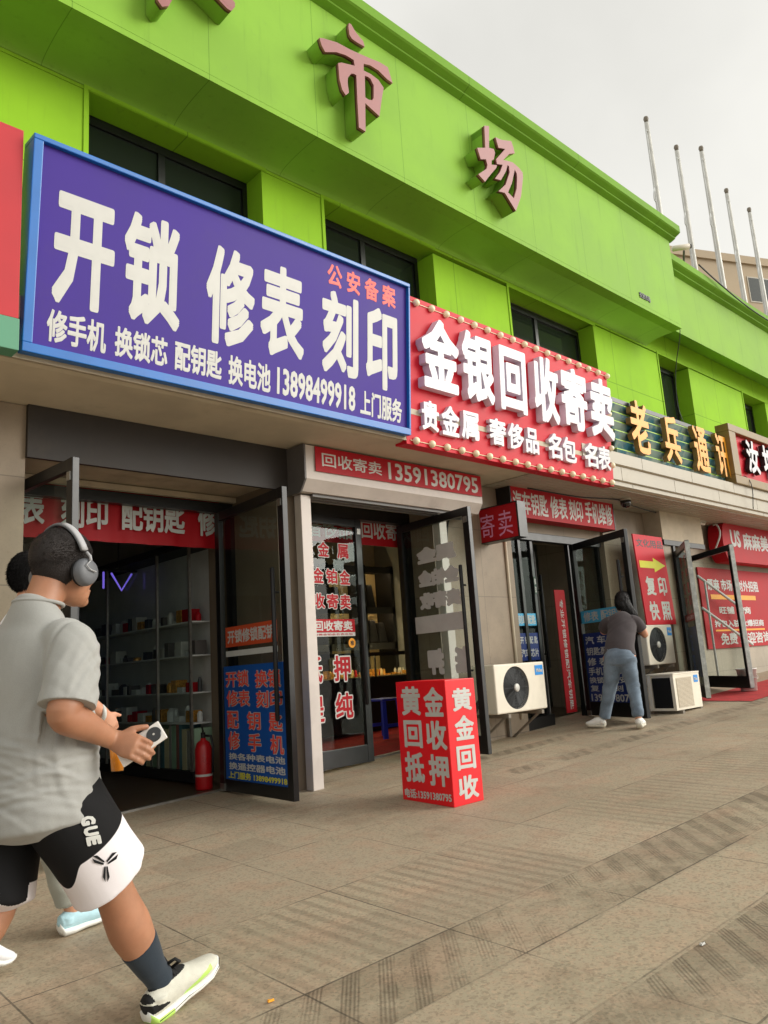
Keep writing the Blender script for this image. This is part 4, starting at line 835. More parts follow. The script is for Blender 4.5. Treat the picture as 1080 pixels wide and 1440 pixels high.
for z in (1.6, 2.12, 2.72):
    m = MB(); m.box(4.4, 8.28, 8.5, 8.838, z, z+.06); m.box(4.4, 8.28, 8.49, 8.499, z-.035, z+.06); sh_ = m.build('shelf', K['blackm'], T)
    if z > 1.7: m = MB(); m.box(4.5, 8.2, 8.51, 8.525, z-.012, z-.002); m.build('added_glow_strip', K['added_glow'], T)  # glowing strip added to brighten the shelving; no such lamp is known here
for x in (4.4, 5.1, 5.75, 6.3, 6.95, 7.65, 8.22): m = MB(); m.box(x, x+.06, 8.49, 8.837, 1.2, 2.8); m.build('upright', K['blackm'], T)
for i, (x, z) in enumerate(((5.4,1.661),(6.05,2.181),(7.2,1.661),(7.43,1.661),(7.88,1.661),(7.2,2.181),(7.86,2.181),(8.06,1.661))):
    m = MB(); h_ = .30 if i%2 else .34
    m.quadbox([V3((x-.09,8.55,z)),V3((x+.09,8.55,z)),V3((x+.09,8.72,z)),V3((x-.09,8.72,z)),V3((x-.05,8.58,z+h_)),V3((x+.05,8.58,z+h_)),V3((x+.05,8.70,z+h_)),V3((x-.05,8.70,z+h_))]); o = m.build('handbag', K['blackm'], bevel=.02)
    tag(o, 'black handbag standing on the beige shelving of the second shop', 'handbag', 'handbags on the shelving')
T = thing('stool', (6.8,7.3,gz(6.8,7.3)), 'blue plastic stool inside the second shop doorway', 'stool')
s0 = V3((6.80,7.30,gz(6.8,7.3)+.006)); H_ = .47
m = MB(); m.box(s0.x-.155, s0.x+.155, s0.y-.155, s0.y+.155, s0.z+H_-.03, s0.z+H_); m.build('seat', K['stool'], T, bevel=.012)
for a, b in ((-1,-1),(1,-1),(1,1),(-1,1)):
    m = MB(); c1 = [(a*.145,b*.145),(a*.09,b*.145),(a*.09,b*.125),(a*.145,b*.125)]; c2 = [(p*1.28,q_*1.28) for p, q_ in c1]
    m.quadbox([s0+V3((p,q_,0)) for p, q_ in c2]+[s0+V3((p,q_,H_-.031)) for p, q_ in c1]); m.build('leg', K['stool'], T)
m = MB()
for b in (-1,1): m.box(s0.x-.14, s0.x+.14, s0.y+b*.165-.008, s0.y+b*.165+.008, s0.z+.13, s0.z+.17)
m.build('stretcher', K['stool'], T)

# ------------------------------------------------------------------ canopy fittings, cables, roof things
T = thing('dome_camera', (9.5,5.2,3.2), 'black dome camera hanging under the white canopy', 'camera')
c = V3((9.62,5.25,3.337)); m = MB(); m.lathe(c-V3((0,0,.03)), (0,0,1), [(0,.03),(.075,.03),(.08,0),(0,0)], 24); m.build('mount', K['cream'], T)
m = MB(); m.lathe(c-V3((0,0,.13)), (0,0,1), [(0,0),(.045,.012),(.07,.05),(.075,.1),(0,.1)], 24); m.build('dome', K['lens'], T, smooth=True)
T = thing('tube_light', (12.1,5.6,3.25), 'white tube light fixed under the canopy at the right', 'lamp')
m = MB(); m.tube([(11.5,5.6,3.29),(12.75,5.6,3.29)], .022, 12); m.build('tube', K['tube'], T, smooth=True); m = MB(); m.box(11.48, 12.77, 5.57, 5.63, 3.31, 3.349); m.build('fitting', K['cream'], T)
T = thing('handrail', (13.1,5.6,.6), 'white sloping handrail behind the last glass door at the right edge', 'handrail')
for a, b in (((12.28,5.62,2.41),(13.9,5.62,1.86)),((12.28,5.62,1.90),(14.0,5.62,1.28))):
    m = MB(); m.tube([a, b], .022, 10); m.build('rail', K['frost'], T, smooth=True)
for x, zt in ((12.5,2.34),(13.8,1.9)):
    m = MB(); m.tube([(x,5.62,gz(x,5.62)),(x,5.62,zt)], .018, 8); m.build('post', K['frost'], T, smooth=True)
T = thing('bullet_camera', (12.9,5.4,8.01), 'pale bullet camera on a bracket at the end of the high green roof', 'camera')
m = MB(); m.tube([(13.15,5.45,8.012),(13.10,5.42,8.12),(12.95,5.33,8.21)], .02, 8); m.build('bracket', K['greyd'], T); m = MB(); m.tube([(12.80,5.46,8.26),(13.02,5.26,8.29)], .05, 14); m.build('body', K['ac'], T, smooth=True); m = MB(); m.tube([(13.025,5.255,8.29),(13.045,5.235,8.292)], .04, 14); m.build('lens', K['lens'], T)
T = thing('fascia_marking', (11.0,5.25,6.7), 'row of tiny raised grey characters near the end of the green fascia', 'lettering')
text('农贸市场', FX(10.84,5.25,6.66), (0,0,.34,.10), K['acg'], T, 'lettering', depth=.01, off=.003, bold=.03)
def wire(name, pts, r, label, mat=K['cable']):
    m = MB(); q_ = []
    P_ = [V3(p) for p in pts]
    for i in range(len(P_)-1):
        a, b, c, d = P_[max(i-1,0)], P_[i], P_[i+1], P_[min(i+2,len(P_)-1)]
        for k in range(6):
            t = k/6; q_.append(.5*((2*b)+(c-a)*t+(2*a-5*b+4*c-d)*t*t+(3*b-a-3*c+d)*t**3))
    q_.append(P_[-1]); m.tube(q_, r, 6); tag(m.build(name, mat, smooth=True), label, 'cable')
wire('cable', [(12.28,5.40,7.6),(12.25,5.3,7.2),(12.26,5.32,6.7),(12.30,5.34,6.45),(12.7,5.7,5.9),(12.95,5.80,5.2),(12.85,5.3,4.2),(12.8,4.80,3.9),(12.8,4.80,3.4)], .007, 'dark loose cable hanging down the end of the high green fascia')
wire('cable', [(13.3,5.25,8.02),(14.2,5.22,7.85),(15.5,5.20,7.72),(17.5,5.2,7.75)], .014, 'dark cable sagging along the lower green roof edge')
wire('cable', [(13.1,5.6,3.30),(13.0,5.5,3.28),(12.95,5.45,3.1),(12.98,5.62,2.8)], .014, 'pale cable looping from the canopy to the rounded red sign', K['frost'])
# rain pipe stub under the canopy at the far left
# flagpoles on the roof
pole = thing('flagpole', (18.3,8.0,7.9), 'tallest looking silver flagpole nearest the end of the high green roof', 'flagpole', 'flagpoles on the roof')
m = MB(); m.tube([(18.3,8,7.9),(18.3,8,11.5),(18.3,8,15.0)], [.088,.075,.058], 14); m.build('pole', K['steel'], pole, smooth=True)
m = MB(); m.lathe((18.3,8,15.02), (0,0,1), [(0,0),(.05,0),(.055,.04),(.07,.09),(.055,.15),(0,.18)], 16); m.build('finial', K['rust'], pole, smooth=True)
m = MB(); m.tube([(18.3,8,14.72),(18.18,7.98,14.72)], .025, 8); m.tube([(18.17,7.98,14.72),(18.14,7.97,13.0),(18.16,7.97,10),(18.22,7.98,8.6)], .012, 6); m.tube([(18.14,7.97,13.0),(18.02,7.96,12.8),(17.98,7.95,12.6),(18.05,7.95,12.55)], .014, 6); m.build('halyard', K['frost'], pole, smooth=True)
for (x, y), lab in zip(((20.1,8.05),(20.72,7.62),(23.4,8.06),(25.1,8.05)), ('second silver flagpole counting from the end of the green roof','middle one of the five silver flagpoles','fourth silver flagpole beside the tan building','shortest looking silver flagpole at the right edge before the tan building')):
    c = copy_tree(pole, (x-18.3, y-8.0, 0)); c['label'] = lab
# far building
d_ = V3((5.24,-2.4,0)).normalized(); F = FR((34.263,14.605,0), d_)
T = thing('far_building', at(F,6,0), 'plain tan building with dark windows beyond the green roof', 'building')
m = MB(); m.fbox(F, -3, 24, .5, 19.6, -14, 0); m.build('wall', K['tan'], T); m = MB(); m.fbox(F, -3.1, 24.1, 19.6, 20.0, -14, .12); m.build('parapet', K['tan'], T)
for i in range(7):
    for j in range(3):
        u, v = 4.2+i*2.7, 17.6-j*3.3
        if u > 22: continue
        m = MB(); m.fbox(F, u, u+1.5, v, v+1.35, -.02, .03); w_ = m.build('window', K['cream'], T); m = MB(); m.fbox(F, u+.06, u+.72, v+.06, v+1.29, .031, .036); m.fbox(F, u+.78, u+1.44, v+.06, v+1.29, .031, .036); m.build('pane', K['winglass'], w_)
# litter on the pavement
for (x, y), mt_, lab in (((3.085,1.60),'white','white scrap of litter on the paving at the lower right'),((1.79,2.62),'orange','tiny orange scrap of litter on the paving near the shoe')):
    m = MB(); k = .013; zz = gz(x,y)+.004
    m.quadbox([V3((x-k,y-k*.4,zz)),V3((x+k,y-k*.5,zz)),V3((x+k*.9,y+k*.5,zz)),V3((x-k*.8,y+k*.6,zz))]+[V3((x-k*.8,y-k*.3,zz+.005)),V3((x+k*.7,y-k*.4,zz+.009)),V3((x+k*.8,y+k*.4,zz+.004)),V3((x-k*.6,y+k*.5,zz+.007))]); tag(m.build('litter', K[mt_]), lab, 'litter')
# conduits on the pier between the second and third shop
for xx, r_, lab in ((7.52,.018,'thin pale conduit running up the stone pier by the small projecting sign'),):
    m = MB(); m.tube([(xx,5.745,.62),(xx,5.745,2.0),(xx+.01,5.745,3.34)], r_, 8); tag(m.build('conduit', K['soffit'], smooth=True), lab, 'conduit')
wire('cable', [(6.45,5.75,.95),(6.42,5.74,1.6),(6.46,5.74,2.4),(6.52,5.72,2.9),(6.9,5.6,3.33)], .012, 'dark cable rising from the lower air conditioner up the stone pier')
wire('cable', [(7.75,5.5,3.33),(8.6,5.35,3.28),(9.5,5.3,3.32),(10.2,5.4,3.3),(11.4,5.6,3.33)], .009, 'thin dark cable slung under the canopy by the dome camera')
# mat and bucket at the right
o = sheet('door_mat', 10.55, 14.5, 4.35, 5.2, M('red_mat', (176,44,44), .9, .15, 6, .4, 200), .008); tag(o, 'red mat on the pavement at the right edge', 'mat')
T = thing('bucket', (11.72,4.85,gz(11.72,4.85)), 'white plastic bucket beside the glass door at the right edge', 'bucket')
b0_ = V3((11.72,4.85,gz(11.72,4.85)+.01)); m = MB(); m.lathe(b0_, (0,0,1), [(0,0),(.11,0),(.135,.30),(.145,.30),(.145,.315),(.13,.315),(.105,.02),(0,.02)], 24); m.build('body', K['bucket'], T, smooth=True)
m = MB(); m.tube([b0_+V3((.14*math.cos(a),-.02-.12*math.sin(a),.29-.12*math.sin(a))) for a in [math.pi*i/10 for i in range(11)]], .005, 6); m.build('handle', K['steel'], T)

#PEOPLE

# ------------------------------------------------------------------ people
def frame_of(x, y, deg):
    a = R(deg); h = V3((math.cos(a), math.sin(a), 0)); l = V3((-h.y, h.x, 0)); o = V3((x, y, gz(x, y)))
    return (lambda f, s, u: o+h*f+l*s+V3((0,0,u))), h, l
def grow(mb, voxel, it=6, fac=.5, fn=None):
    """overlapping closed shells -> one continuous skin"""
    me = mb.mesh('tmp'); o = bpy.data.objects.new('tmp', me); COL.objects.link(o)
    r = o.modifiers.new('r', 'REMESH'); r.mode = 'VOXEL'; r.voxel_size = voxel
    s = o.modifiers.new('s', 'SMOOTH'); s.iterations = it; s.factor = fac
    bpy.context.view_layer.update()
    out = bpy.data.meshes.new_from_object(o.evaluated_get(bpy.context.evaluated_depsgraph_get()))
    bpy.data.objects.remove(o); bpy.data.meshes.remove(me); out.materials.clear()
    for p in out.polygons: p.use_smooth = True
    if fn:
        ns = [v.normal.copy() for v in out.vertices]
        for v, n in zip(out.vertices, ns): v.co = v.co+n*fn(v.co)
    return out
def limb(mb, pts, side, n=36):       # pts: (point, half width along side, half depth)
    if len(pts) > 2:                 # smooth the joints: Catmull-Rom through the given stations
        q_ = []
        for i in range(len(pts)-1):
            a, b, c, d = pts[max(i-1,0)], pts[i], pts[i+1], pts[min(i+2,len(pts)-1)]
            for k in range(4):
                t = k/4; cr_ = lambda a, b, c, d: ((2*b)+(c-a)*t+(2*a-5*b+4*c-d)*t*t+(3*b-a-3*c+d)*t**3)*.5
                q_.append((cr_(V3(a[0]),V3(b[0]),V3(c[0]),V3(d[0])), max(.004, cr_(a[1],b[1],c[1],d[1])), max(.004, cr_(a[2],b[2],c[2],d[2]))))
        pts = q_+[pts[-1]]
    mb.tube([p[0] for p in pts], [(p[1], p[2]) for p in pts], n, side=side)
def hand(mb, Wp, D, N, T, curl=.5, sc=1.0, spread=.0):
    """palm, four fingers and a thumb; D finger direction, N back of the hand, T thumb side"""
    D = D.normalized(); T = (T-D*T.dot(D)).normalized(); N = T.cross(D) if T.cross(D).dot(N) > 0 else D.cross(T)
    limb(mb, [(Wp-D*.02*sc, .027*sc, .021*sc), (Wp+D*.02*sc, .034*sc, .019*sc), (Wp+D*.055*sc, .042*sc, .017*sc), (Wp+D*.088*sc, .041*sc, .014*sc)], T)
    for i, (ln, off) in enumerate(((.072,.031),(.082,.0105),(.077,-.0105),(.060,-.031))):
        p = Wp+D*.082*sc+T*off*sc; pts = [(p-D*.02*sc, .0105*sc)]; a = 0; d = D+T*off*spread
        pts.append((p, .0098*sc))
        for k, fr in enumerate((.46,.30,.24)):
            a += curl*(.75, 1.0, .8)[k]; q_ = (D+T*off*spread*4)*math.cos(a)-N*math.sin(a)
            p = p+q_.normalized()*ln*fr*sc; pts.append((p, (.0092,.0085,.0075)[k]*sc))
        mb.tube([q_[0] for q_ in pts], [q_[1] for q_ in pts], 10)
    p = Wp+D*.022*sc+T*.028*sc; pts = [(p-T*.012*sc, .013*sc)]
    for k, (ln, r_) in enumerate(((.032,.0125),(.028,.0105),(.022,.009))):
        q_ = (D*.75+T*.62-N*(.15+curl*.35*k)).normalized(); p = p+q_*ln*sc; pts.append((p, r_*sc))
    mb.tube([q_[0] for q_ in pts], [q_[1] for q_ in pts], 10)
def head_shape(mb, L, f, s, u, yaw_=0, sc=1.0, look=0):
    """skull, jaw, brow, nose, lips, ears around the point (f,s,u); local axes turned by yaw and nodded by look"""
    cy, sy = math.cos(R(yaw_)), math.sin(R(yaw_)); cl, sl_ = math.cos(R(look)), math.sin(R(look))
    def H(a, b, c):
        a, c = a*cl+c*sl_, c*cl-a*sl_
        return L(f+(a*cy-b*sy)*sc, s+(a*sy+b*cy)*sc, u+c*sc)
    X = H(1,0,0)-H(0,0,0); Y = H(0,1,0)-H(0,0,0); Z = H(0,0,1)-H(0,0,0)
    rot = Matrix((X,Y,Z)).transposed().to_4x4() if True else None
    for c in range(3): pass
    rot.normalize()
    B_ = lambda p, a, b, c: mb.ball(H(*p), a*sc, b*sc, c*sc, 24, rot=rot)
    B_((-.012,0,.025), .094,.077,.092); B_((.02,0,-.01), .075,.066,.098); B_((.04,0,-.07), .046,.046,.044); B_((.068,0,-.098), .022,.024,.018)
    B_((.072,0,.022), .024,.052,.018); B_((.06,.036,-.026), .028,.026,.024); B_((.06,-.036,-.026), .028,.026,.024)
    mb.tube([H(.086,0,.012), H(.103,0,-.018), H(.112,0,-.034)], [.008*sc,.0105*sc,.012*sc], 10); B_((.096,.011,-.036), .011,.008,.008); B_((.096,-.011,-.036), .011,.008,.008)
    B_((.086,0,-.064), .013,.024,.006); B_((.083,0,-.075), .013,.021,.007)
    for b in (-1, 1):
        mb.tube([H(-.005,.074*b,.012), H(-.02,.085*b,.02), H(-.026,.086*b,.002), H(-.014,.081*b,-.02), H(-.0,.073*b,-.03)], [.008*sc,.0085*sc,.0085*sc,.0085*sc,.0075*sc], 8); B_((-.012,.076*b,-.005), .014,.008,.022)
    return H, rot
def wr(amp, f1, dirv, seed=0):
    dirv = V3(dirv)
    def fn(co):
        w = noise.noise(V3((co.dot(dirv)*f1, co.z*3.1+seed, co.x*2.3)))
        w2 = noise.noise(co*9+V3((seed,0,0)))
        return amp*(max(0, w)*1.4-.35)+amp*.5*w2
    return fn
def shoe(T, heel, toe, up, upper, sole, accents, sc=1.0, laces=K['lace'], heelmat=None):
    """a running shoe: curved foam sole, swollen upper, laces, heel patch"""
    D = (toe-heel); Ln = D.length; D.normalize(); U = (up-D*up.dot(D)).normalized(); Sd = U.cross(D)
    prof = [(0,.024,.028),(.06,.036,.0),(.25,.040,.0),(.45,.039,.004),(.62,.046,.004),(.78,.048,.008),(.90,.040,.020),(.98,.020,.034)]
    m = MB(); ns = 16; rings = []
    for t, w, lift in prof:
        w *= sc; c = heel+D*Ln*t; hgt = (.034-.012*t)*sc
        rings.append([m.bm.verts.new(c+Sd*math.cos(a)*w*(1.06 if math.sin(a) > 0 else .94)+U*(lift+hgt*.5+(hgt*.5)*max(-1,min(1,1.6*math.sin(a))))) for a in [2*math.pi*i/ns for i in range(ns)]])
    for A_, B_ in zip(rings, rings[1:]):
        for i in range(ns): m.bm.faces.new((A_[i],A_[(i+1)%ns],B_[(i+1)%ns],B_[i]))
    m.bm.faces.new(rings[0][::-1]); m.bm.faces.new(rings[-1])
    so_ = m.build('sole', sole, T, smooth=True)
    if len(accents) > 0 and accents[0] is not None:
        for k, f in enumerate(so_.data.polygons): pass
        so_.data.materials.append(accents[0])
        for f in so_.data.polygons:
            t = ((f.center+ORIG[T.name]-heel).dot(D))/Ln; hz = (f.center+ORIG[T.name]-heel).dot(U)
            if t < .42-.3*(hz/.034): f.material_index = 1
    if accents[0] is not None:
        m = MB(); ring = []
        for t, w, lift in prof[1:]: ring.append(heel+D*Ln*t-Sd*(w*sc*.955+.001)+U*(lift+(.034-.012*t)*sc*.62))
        m.tube(ring, .003, 6); m.build('sole_line', laces, T, smooth=True)
    m = MB(); P_ = lambda t, u, s=0: heel+D*Ln*t+U*u*sc+Sd*s*sc
    SC = lambda q_: [(a, b*sc, c*sc) for a, b, c in q_]
    limb(m, SC([(P_(.03,.06),.030,.032),(P_(.12,.062),.038,.040),(P_(.28,.068),.041,.048),(P_(.45,.064),.042,.046),(P_(.62,.053),.047,.036),(P_(.78,.046),.047,.028),(P_(.90,.046),.038,.020),(P_(.955,.048),.024,.014)]), Sd)
    limb(m, SC([(P_(.14,.05),.036,.04),(P_(.15,.078),.035,.045)]), D)
    me = grow(m, .0032, 4); up_ = finish('upper', me, upper, T)
    if len(accents) > 1 and accents[1] is not None:
        me.materials.append(accents[1])
        for f in me.polygons:
            c = f.center+ORIG[T.name]-heel; t = c.dot(D)/Ln; hz = c.dot(U)/sc
            if .42 < t < .80 and .026+(t-.42)*.05 < hz < .040+(t-.42)*.055: f.material_index = 1
    if heelmat:
        me.materials.append(heelmat); k = len(me.materials)-1
        for f in me.polygons:
            c = f.center+ORIG[T.name]-heel; t = c.dot(D)/Ln; hz = c.dot(U)/sc
            if t < .22 and .045 < hz < .075-.10*t: f.material_index = k
            if hz > .100 or (hz > .078 and t < .07): f.material_index = k
    if laces:
        m = MB()
        for k in range(5):
            t = .36+k*.055; h_ = .118-k*.0095
            m.tube([P_(t,h_-.012,-.026), P_(t+.01,h_,-.008), P_(t+.01,h_,.008), P_(t,h_-.012,.026)], .0062, 6)
            m.tube([P_(t+.03,h_-.014,-.026), P_(t,h_+.002,0), P_(t-.02,h_-.01,.026)], .0055, 6)
        for sg in (-1, 1): m.tube([P_(.36,.122,0), P_(.33,.147,.02*sg), P_(.37,.157,.04*sg), P_(.43,.137,.035*sg), P_(.40,.118,.005*sg)], .0065, 6)
        m.tube([P_(.22,.10,0), P_(.30,.138,0), P_(.34,.118,0)], [.02,.016,.010], 8)
        m.build('laces', laces, T, smooth=True)

q = NB('two_tone_mesh'); at__ = q.n('Attribute'); at__.attribute_name = 'panel'
q.l(q.mix(q.ramp(at__.outputs['Fac'], -.004, .004), c4(lin((17,17,19))), c4(lin((226,220,222)))), q.b.inputs['Base Color']); q.b.inputs['Roughness'].default_value = .8; q.b.inputs['Specular IOR Level'].default_value = .25; q.bump(q.noise(500, 2), .3, .001); K['shorts2'] = q.m
def fur(name, src, mat, parent, n, ln, flow, seed=1, w=.0016):
    """short strands rooted all over a hair cap"""
    rn = random.Random(seed); me_ = src.data; off = ORIG[parent.name]; vs, fs = [], []
    polys = [p for p in me_.polygons if p.area > 1e-9]; cum = []; t_ = 0
    for p in polys: t_ += p.area; cum.append(t_)
    import bisect
    for _ in range(n):
        p = polys[min(bisect.bisect(cum, rn.random()*t_), len(polys)-1)]; vv = [me_.vertices[i].co for i in p.vertices]
        a, b = rn.random(), rn.random()
        if a+b > 1: a, b = 1-a, 1-b
        c = vv[0]+(vv[1]-vv[0])*a+(vv[2]-vv[0])*b; nn = p.normal; d = (nn*rn.uniform(.12,.4)+flow(c+off)+V3((rn.gauss(0,.16),rn.gauss(0,.16),rn.gauss(0,.16)))).normalized()
        L_ = ln(c+off)*rn.uniform(.6,1.2); sd_ = d.cross(nn); sd_ = (sd_ if sd_.length > .01 else d.orthogonal()).normalized()*w; k = len(vs); c = c+off
        vs += [c-sd_, c+sd_, c+d*L_*.6+sd_*.6-nn*L_*.05, c+d*L_-nn*L_*.18, c+d*L_*.6-sd_*.6-nn*L_*.05]; fs.append((k,k+1,k+2,k+3,k+4))
    m_ = bpy.data.meshes.new(name); m_.from_pydata(vs, [], fs); return finish(name, m_, mat, src)
# --- the man in the grey shirt
L, h, l = frame_of(1.005, 2.81, 19)
T = thing('person', L(0,0,0), 'person in a grey t-shirt and black and white shorts walking with headphones and a phone', 'person')
m = MB(); sd = l
limb(m, [(L(-.02,0,.86),.15,.12),(L(-.01,0,.98),.165,.13),(L(.0,0,1.12),.165,.125),(L(-.005,0,1.28),.170,.110),(L(-.01,0,1.385),.13,.08),(L(.005,0,1.465),.075,.07),(L(.028,-.004,1.52),.062,.064),(L(.058,-.008,1.60),.06,.066)], sd)
EL, WR = L(-.10,-.255,1.115), L(.115,-.235,1.02)
limb(m, [(L(-.01,-.160,1.345),.052,.052),(L(-.03,-.203,1.29),.056,.058),(L(-.08,-.25,1.17),.052,.055),(EL,.048,.052),(EL.lerp(WR,.25),.047,.053),(EL.lerp(WR,.6),.038,.043),(WR,.027,.033)], V3((0,0,1)).cross(h))
LE, LW = L(-.02,.27,1.12), L(.2,.24,1.02)
limb(m, [(L(-.01,.165,1.35),.054,.054),(L(-.015,.225,1.28),.053,.056),(LE,.045,.045),(LE.lerp(LW,.5),.038,.04),(LW,.026,.03)], V3((0,0,1)).cross(h))
hand(m, LW, L(.3,.22,.98)-LW, l, V3((0,0,1)), .5)
KN, AN = L(.25,-.10,.51), L(.485,-.095,.13)
limb(m, [(L(0,-.09,.90),.10,.105),(L(.10,-.10,.74),.092,.098),(L(.20,-.10,.60),.075,.082),(KN,.062,.068),(L(.285,-.1,.44),.062,.072),(L(.33,-.098,.36),.065,.080),(L(.38,-.097,.28),.056,.067),(L(.435,-.096,.19),.041,.047),(AN,.036,.043),(L(.49,-.095,.08),.034,.045)], sd)
KL, AL = L(-.06,.10,.50), L(-.38,.10,.25)
limb(m, [(L(-.02,.09,.90),.10,.105),(L(-.04,.10,.72),.09,.095),(KL,.06,.065),(L(-.17,.1,.42),.06,.072),(L(-.28,.1,.33),.045,.05),(AL,.035,.04)], sd)
limb(m, [(AL,.035,.038),(L(-.36,.1,.15),.038,.03),(L(-.30,.1,.06),.042,.02)], sd)
HC = (.100,-.012,1.610)
H, rot = head_shape(m, L, *HC, yaw_=4, sc=1.13, look=-4)
# right hand round the phone
va = (cr*.80+cu*.52+fw*.28).normalized(); vn = (-fw*.86-cr*.38+cu*.32); vn = (vn-va*vn.dot(va)).normalized(); vbx = va.cross(vn)
if vbx.dot(cu) > 0: vbx = -vbx
Dh = (va*.42+vbx*.80).normalized(); Dh = (Dh+cr*.35).normalized()
hand(m, WR, Dh, vn, va, .62, 1.06)
me = grow(m, .0042, 7, .5)
finish('body', me, K['skin'], T)
# hair: short, swept over the skull, shaved lower down
m = MB(); m.ball(H(-.014,0,.028), .1035*1.13, .0835*1.13, .100*1.13, 96, rot=rot)
bm = m.bm; Hi = H(0,0,0); ax, ay, az = (H(1,0,0)-Hi)/1.13, (H(0,1,0)-Hi)/1.13, (H(0,0,1)-Hi)/1.13
def loc(p): d = p-Hi; return V3((d.dot(ax), d.dot(ay), d.dot(az)))/1.13
kill = []
for f in bm.faces:
    c = loc(f.calc_center_median())
    low = -.058 if c.x < -.045 else (-.058+(c.x+.045)*1.2 if c.x < .02 else .02+(c.x-.02)*.9)
    if c.z < low: kill.append(f)
bmesh.ops.delete(bm, geom=kill, context='FACES')
for v in bm.verts:
    c = loc(v.co); top = max(0, min(1, (c.z-.02)/.07)); n_ = noise.noise(v.co*70); n2 = noise.noise(v.co*22)
    d = (v.co-H(-.014,0,.02)).normalized(); v.co += d*(.009*top*(1+.4*n2)+.0008*n_*(.2+top)-(1-top)*.006) 
hair_o = m.build('hair', K['hair'], T, smooth=True)
sm = hair_o.modifiers.new('thick', 'SOLIDIFY'); sm.thickness = .008; sm.offset = -1
ORIG[hair_o.name] = ORIG[T.name]
hz_ = lambda p: max(0, min(1, (loc(p).z-.0)/.06))
fur('hair_strands', hair_o, K['hair'], T, 17000, lambda p: .0025+.012*hz_(p), lambda p: ax*.7*hz_(p)-az*(1-hz_(p))*.9+az*.2*hz_(p), 4, .0012)
m = MB()
for b in (-1, 1): m.ball(H(.075,.031*b,.006), .011, .011, .011, 12)
m.build('eyes', K['lens'], T, smooth=True)
# t-shirt
m = MB()
limb(m, [(L(.018,-.01,.760),.200,.200),(L(.016,-.005,.84),.203,.198),(L(.015,0,.98),.200,.185),(L(.008,0,1.12),.198,.165),(L(-.012,0,1.24),.198,.142),(L(-.018,0,1.335),.182,.118),(L(-.012,0,1.40),.142,.092),(L(-.005,0,1.465),.094,.082),(L(.004,0,1.487),.080,.076)], sd)
limb(m, [(L(-.01,-.125,1.355),.078,.078),(L(-.013,-.184,1.332),.082,.084),(L(-.035,-.215,1.26),.078,.088),(L(-.062,-.238,1.18),.079,.091),(L(-.080,-.248,1.132),.080,.093)], V3((0,0,1)).cross(h))
limb(m, [(L(-.01,.13,1.36),.080,.078),(L(-.015,.195,1.33),.081,.083),(L(-.02,.24,1.25),.08,.088),(L(-.02,.262,1.15),.08,.088)], V3((0,0,1)).cross(h))
rf = random.Random(11); vr_ = V3((.94,-.34,0)); FOLD = []
for i in range(34): FOLD.append((rf.uniform(-.22,.22), rf.uniform(.79,1.03), R(rf.uniform(-22,14)), rf.uniform(.06,.17), rf.uniform(.007,.013), rf.uniform(.004,.010)))
for i in range(9): FOLD.append((rf.uniform(-.2,.14), rf.uniform(1.06,1.34), R(rf.uniform(50,110)), rf.uniform(.08,.16), rf.uniform(.010,.018), rf.uniform(.003,.006)))
for i in range(5): FOLD.append((.16+i*.018, 1.30-i*.032, R(48+rf.uniform(-6,6)), .10, .009, .007))
for i in range(4): FOLD.append((.02+i*.02, 1.08-i*.05, R(80+i*8), .14, .013, .008))
def folds(x, u):
    d = 0
    for fx_, fu_, a, ln_, w_, am in FOLD:
        dx, du = x-fx_, u-fu_; p = dx*math.cos(a)+du*math.sin(a); n_ = -dx*math.sin(a)+du*math.cos(a)+.15*p*p/ln_
        g = math.exp(-(p/ln_)**2)
        if g < .05 or abs(n_) > .06: continue
        d += am*g*(math.exp(-(n_/w_)**2)-.7*math.exp(-((n_-1.7*w_)/w_)**2))
    return d
def shirt_fn(co):
    q_ = co-L(0,0,0); f_, s_, u_ = q_.dot(h), q_.dot(l), q_.z
    a = noise.noise(V3((u_*16+f_*7, s_*3, 1.3))); b = noise.noise(V3((u_*26-f_*13+s_*6, f_*5, 7.7))); c = noise.noise(V3((f_*20+s_*14, u_*3.2, 4.1)))
    k = max(0, min(1, (1.02-u_)/.16)); arm = max(0, min(1, (-s_-.19)/.03))
    d = .006*c+.003*noise.noise(co*11)
    d += k*(.013*max(-.35, a)+.007*b)
    d += arm*.010*max(-.3, noise.noise(V3((u_*14+f_*26, f_*4, 9.2))))
    d = .5*d+.42*folds(q_.dot(vr_), u_)
    seam = math.exp(-((s_+.185+.12*(u_-1.3))/.010)**2)*max(0, min(1, (u_-1.05)/.1))
    return d-.007*seam
me = grow(m, .0055, 14, .5, shirt_fn)
ea = (L(-.080,-.256,1.132)-L(-.035,-.228,1.28)).normalized(); ec = L(-.076,-.254,1.142)
for v in me.vertices:
    q_ = v.co-L(0,0,0); u_ = q_.z; d_ = (v.co-ec).dot(ea)
    if d_ > 0 and (v.co-ec).length < .16 and q_.dot(l) < -.15: v.co -= ea*d_
    hemz = .735+.010*math.sin(q_.dot(h)*23)+.006*math.sin(q_.dot(l)*31)
    if u_ < hemz+.03: v.co.z += max(0, hemz-u_)
finish('t_shirt', me, K['tee'], T)
m = MB()      # neck band, stitched hems
ring = [L(.004+.079*math.cos(a), .083*math.sin(a), 1.490-.010*math.cos(a)) for a in [2*math.pi*i/36 for i in range(37)]]
m.tube(ring, .0065, 8, cap=False); m.build('neck_band', K['tee'], T, smooth=True)
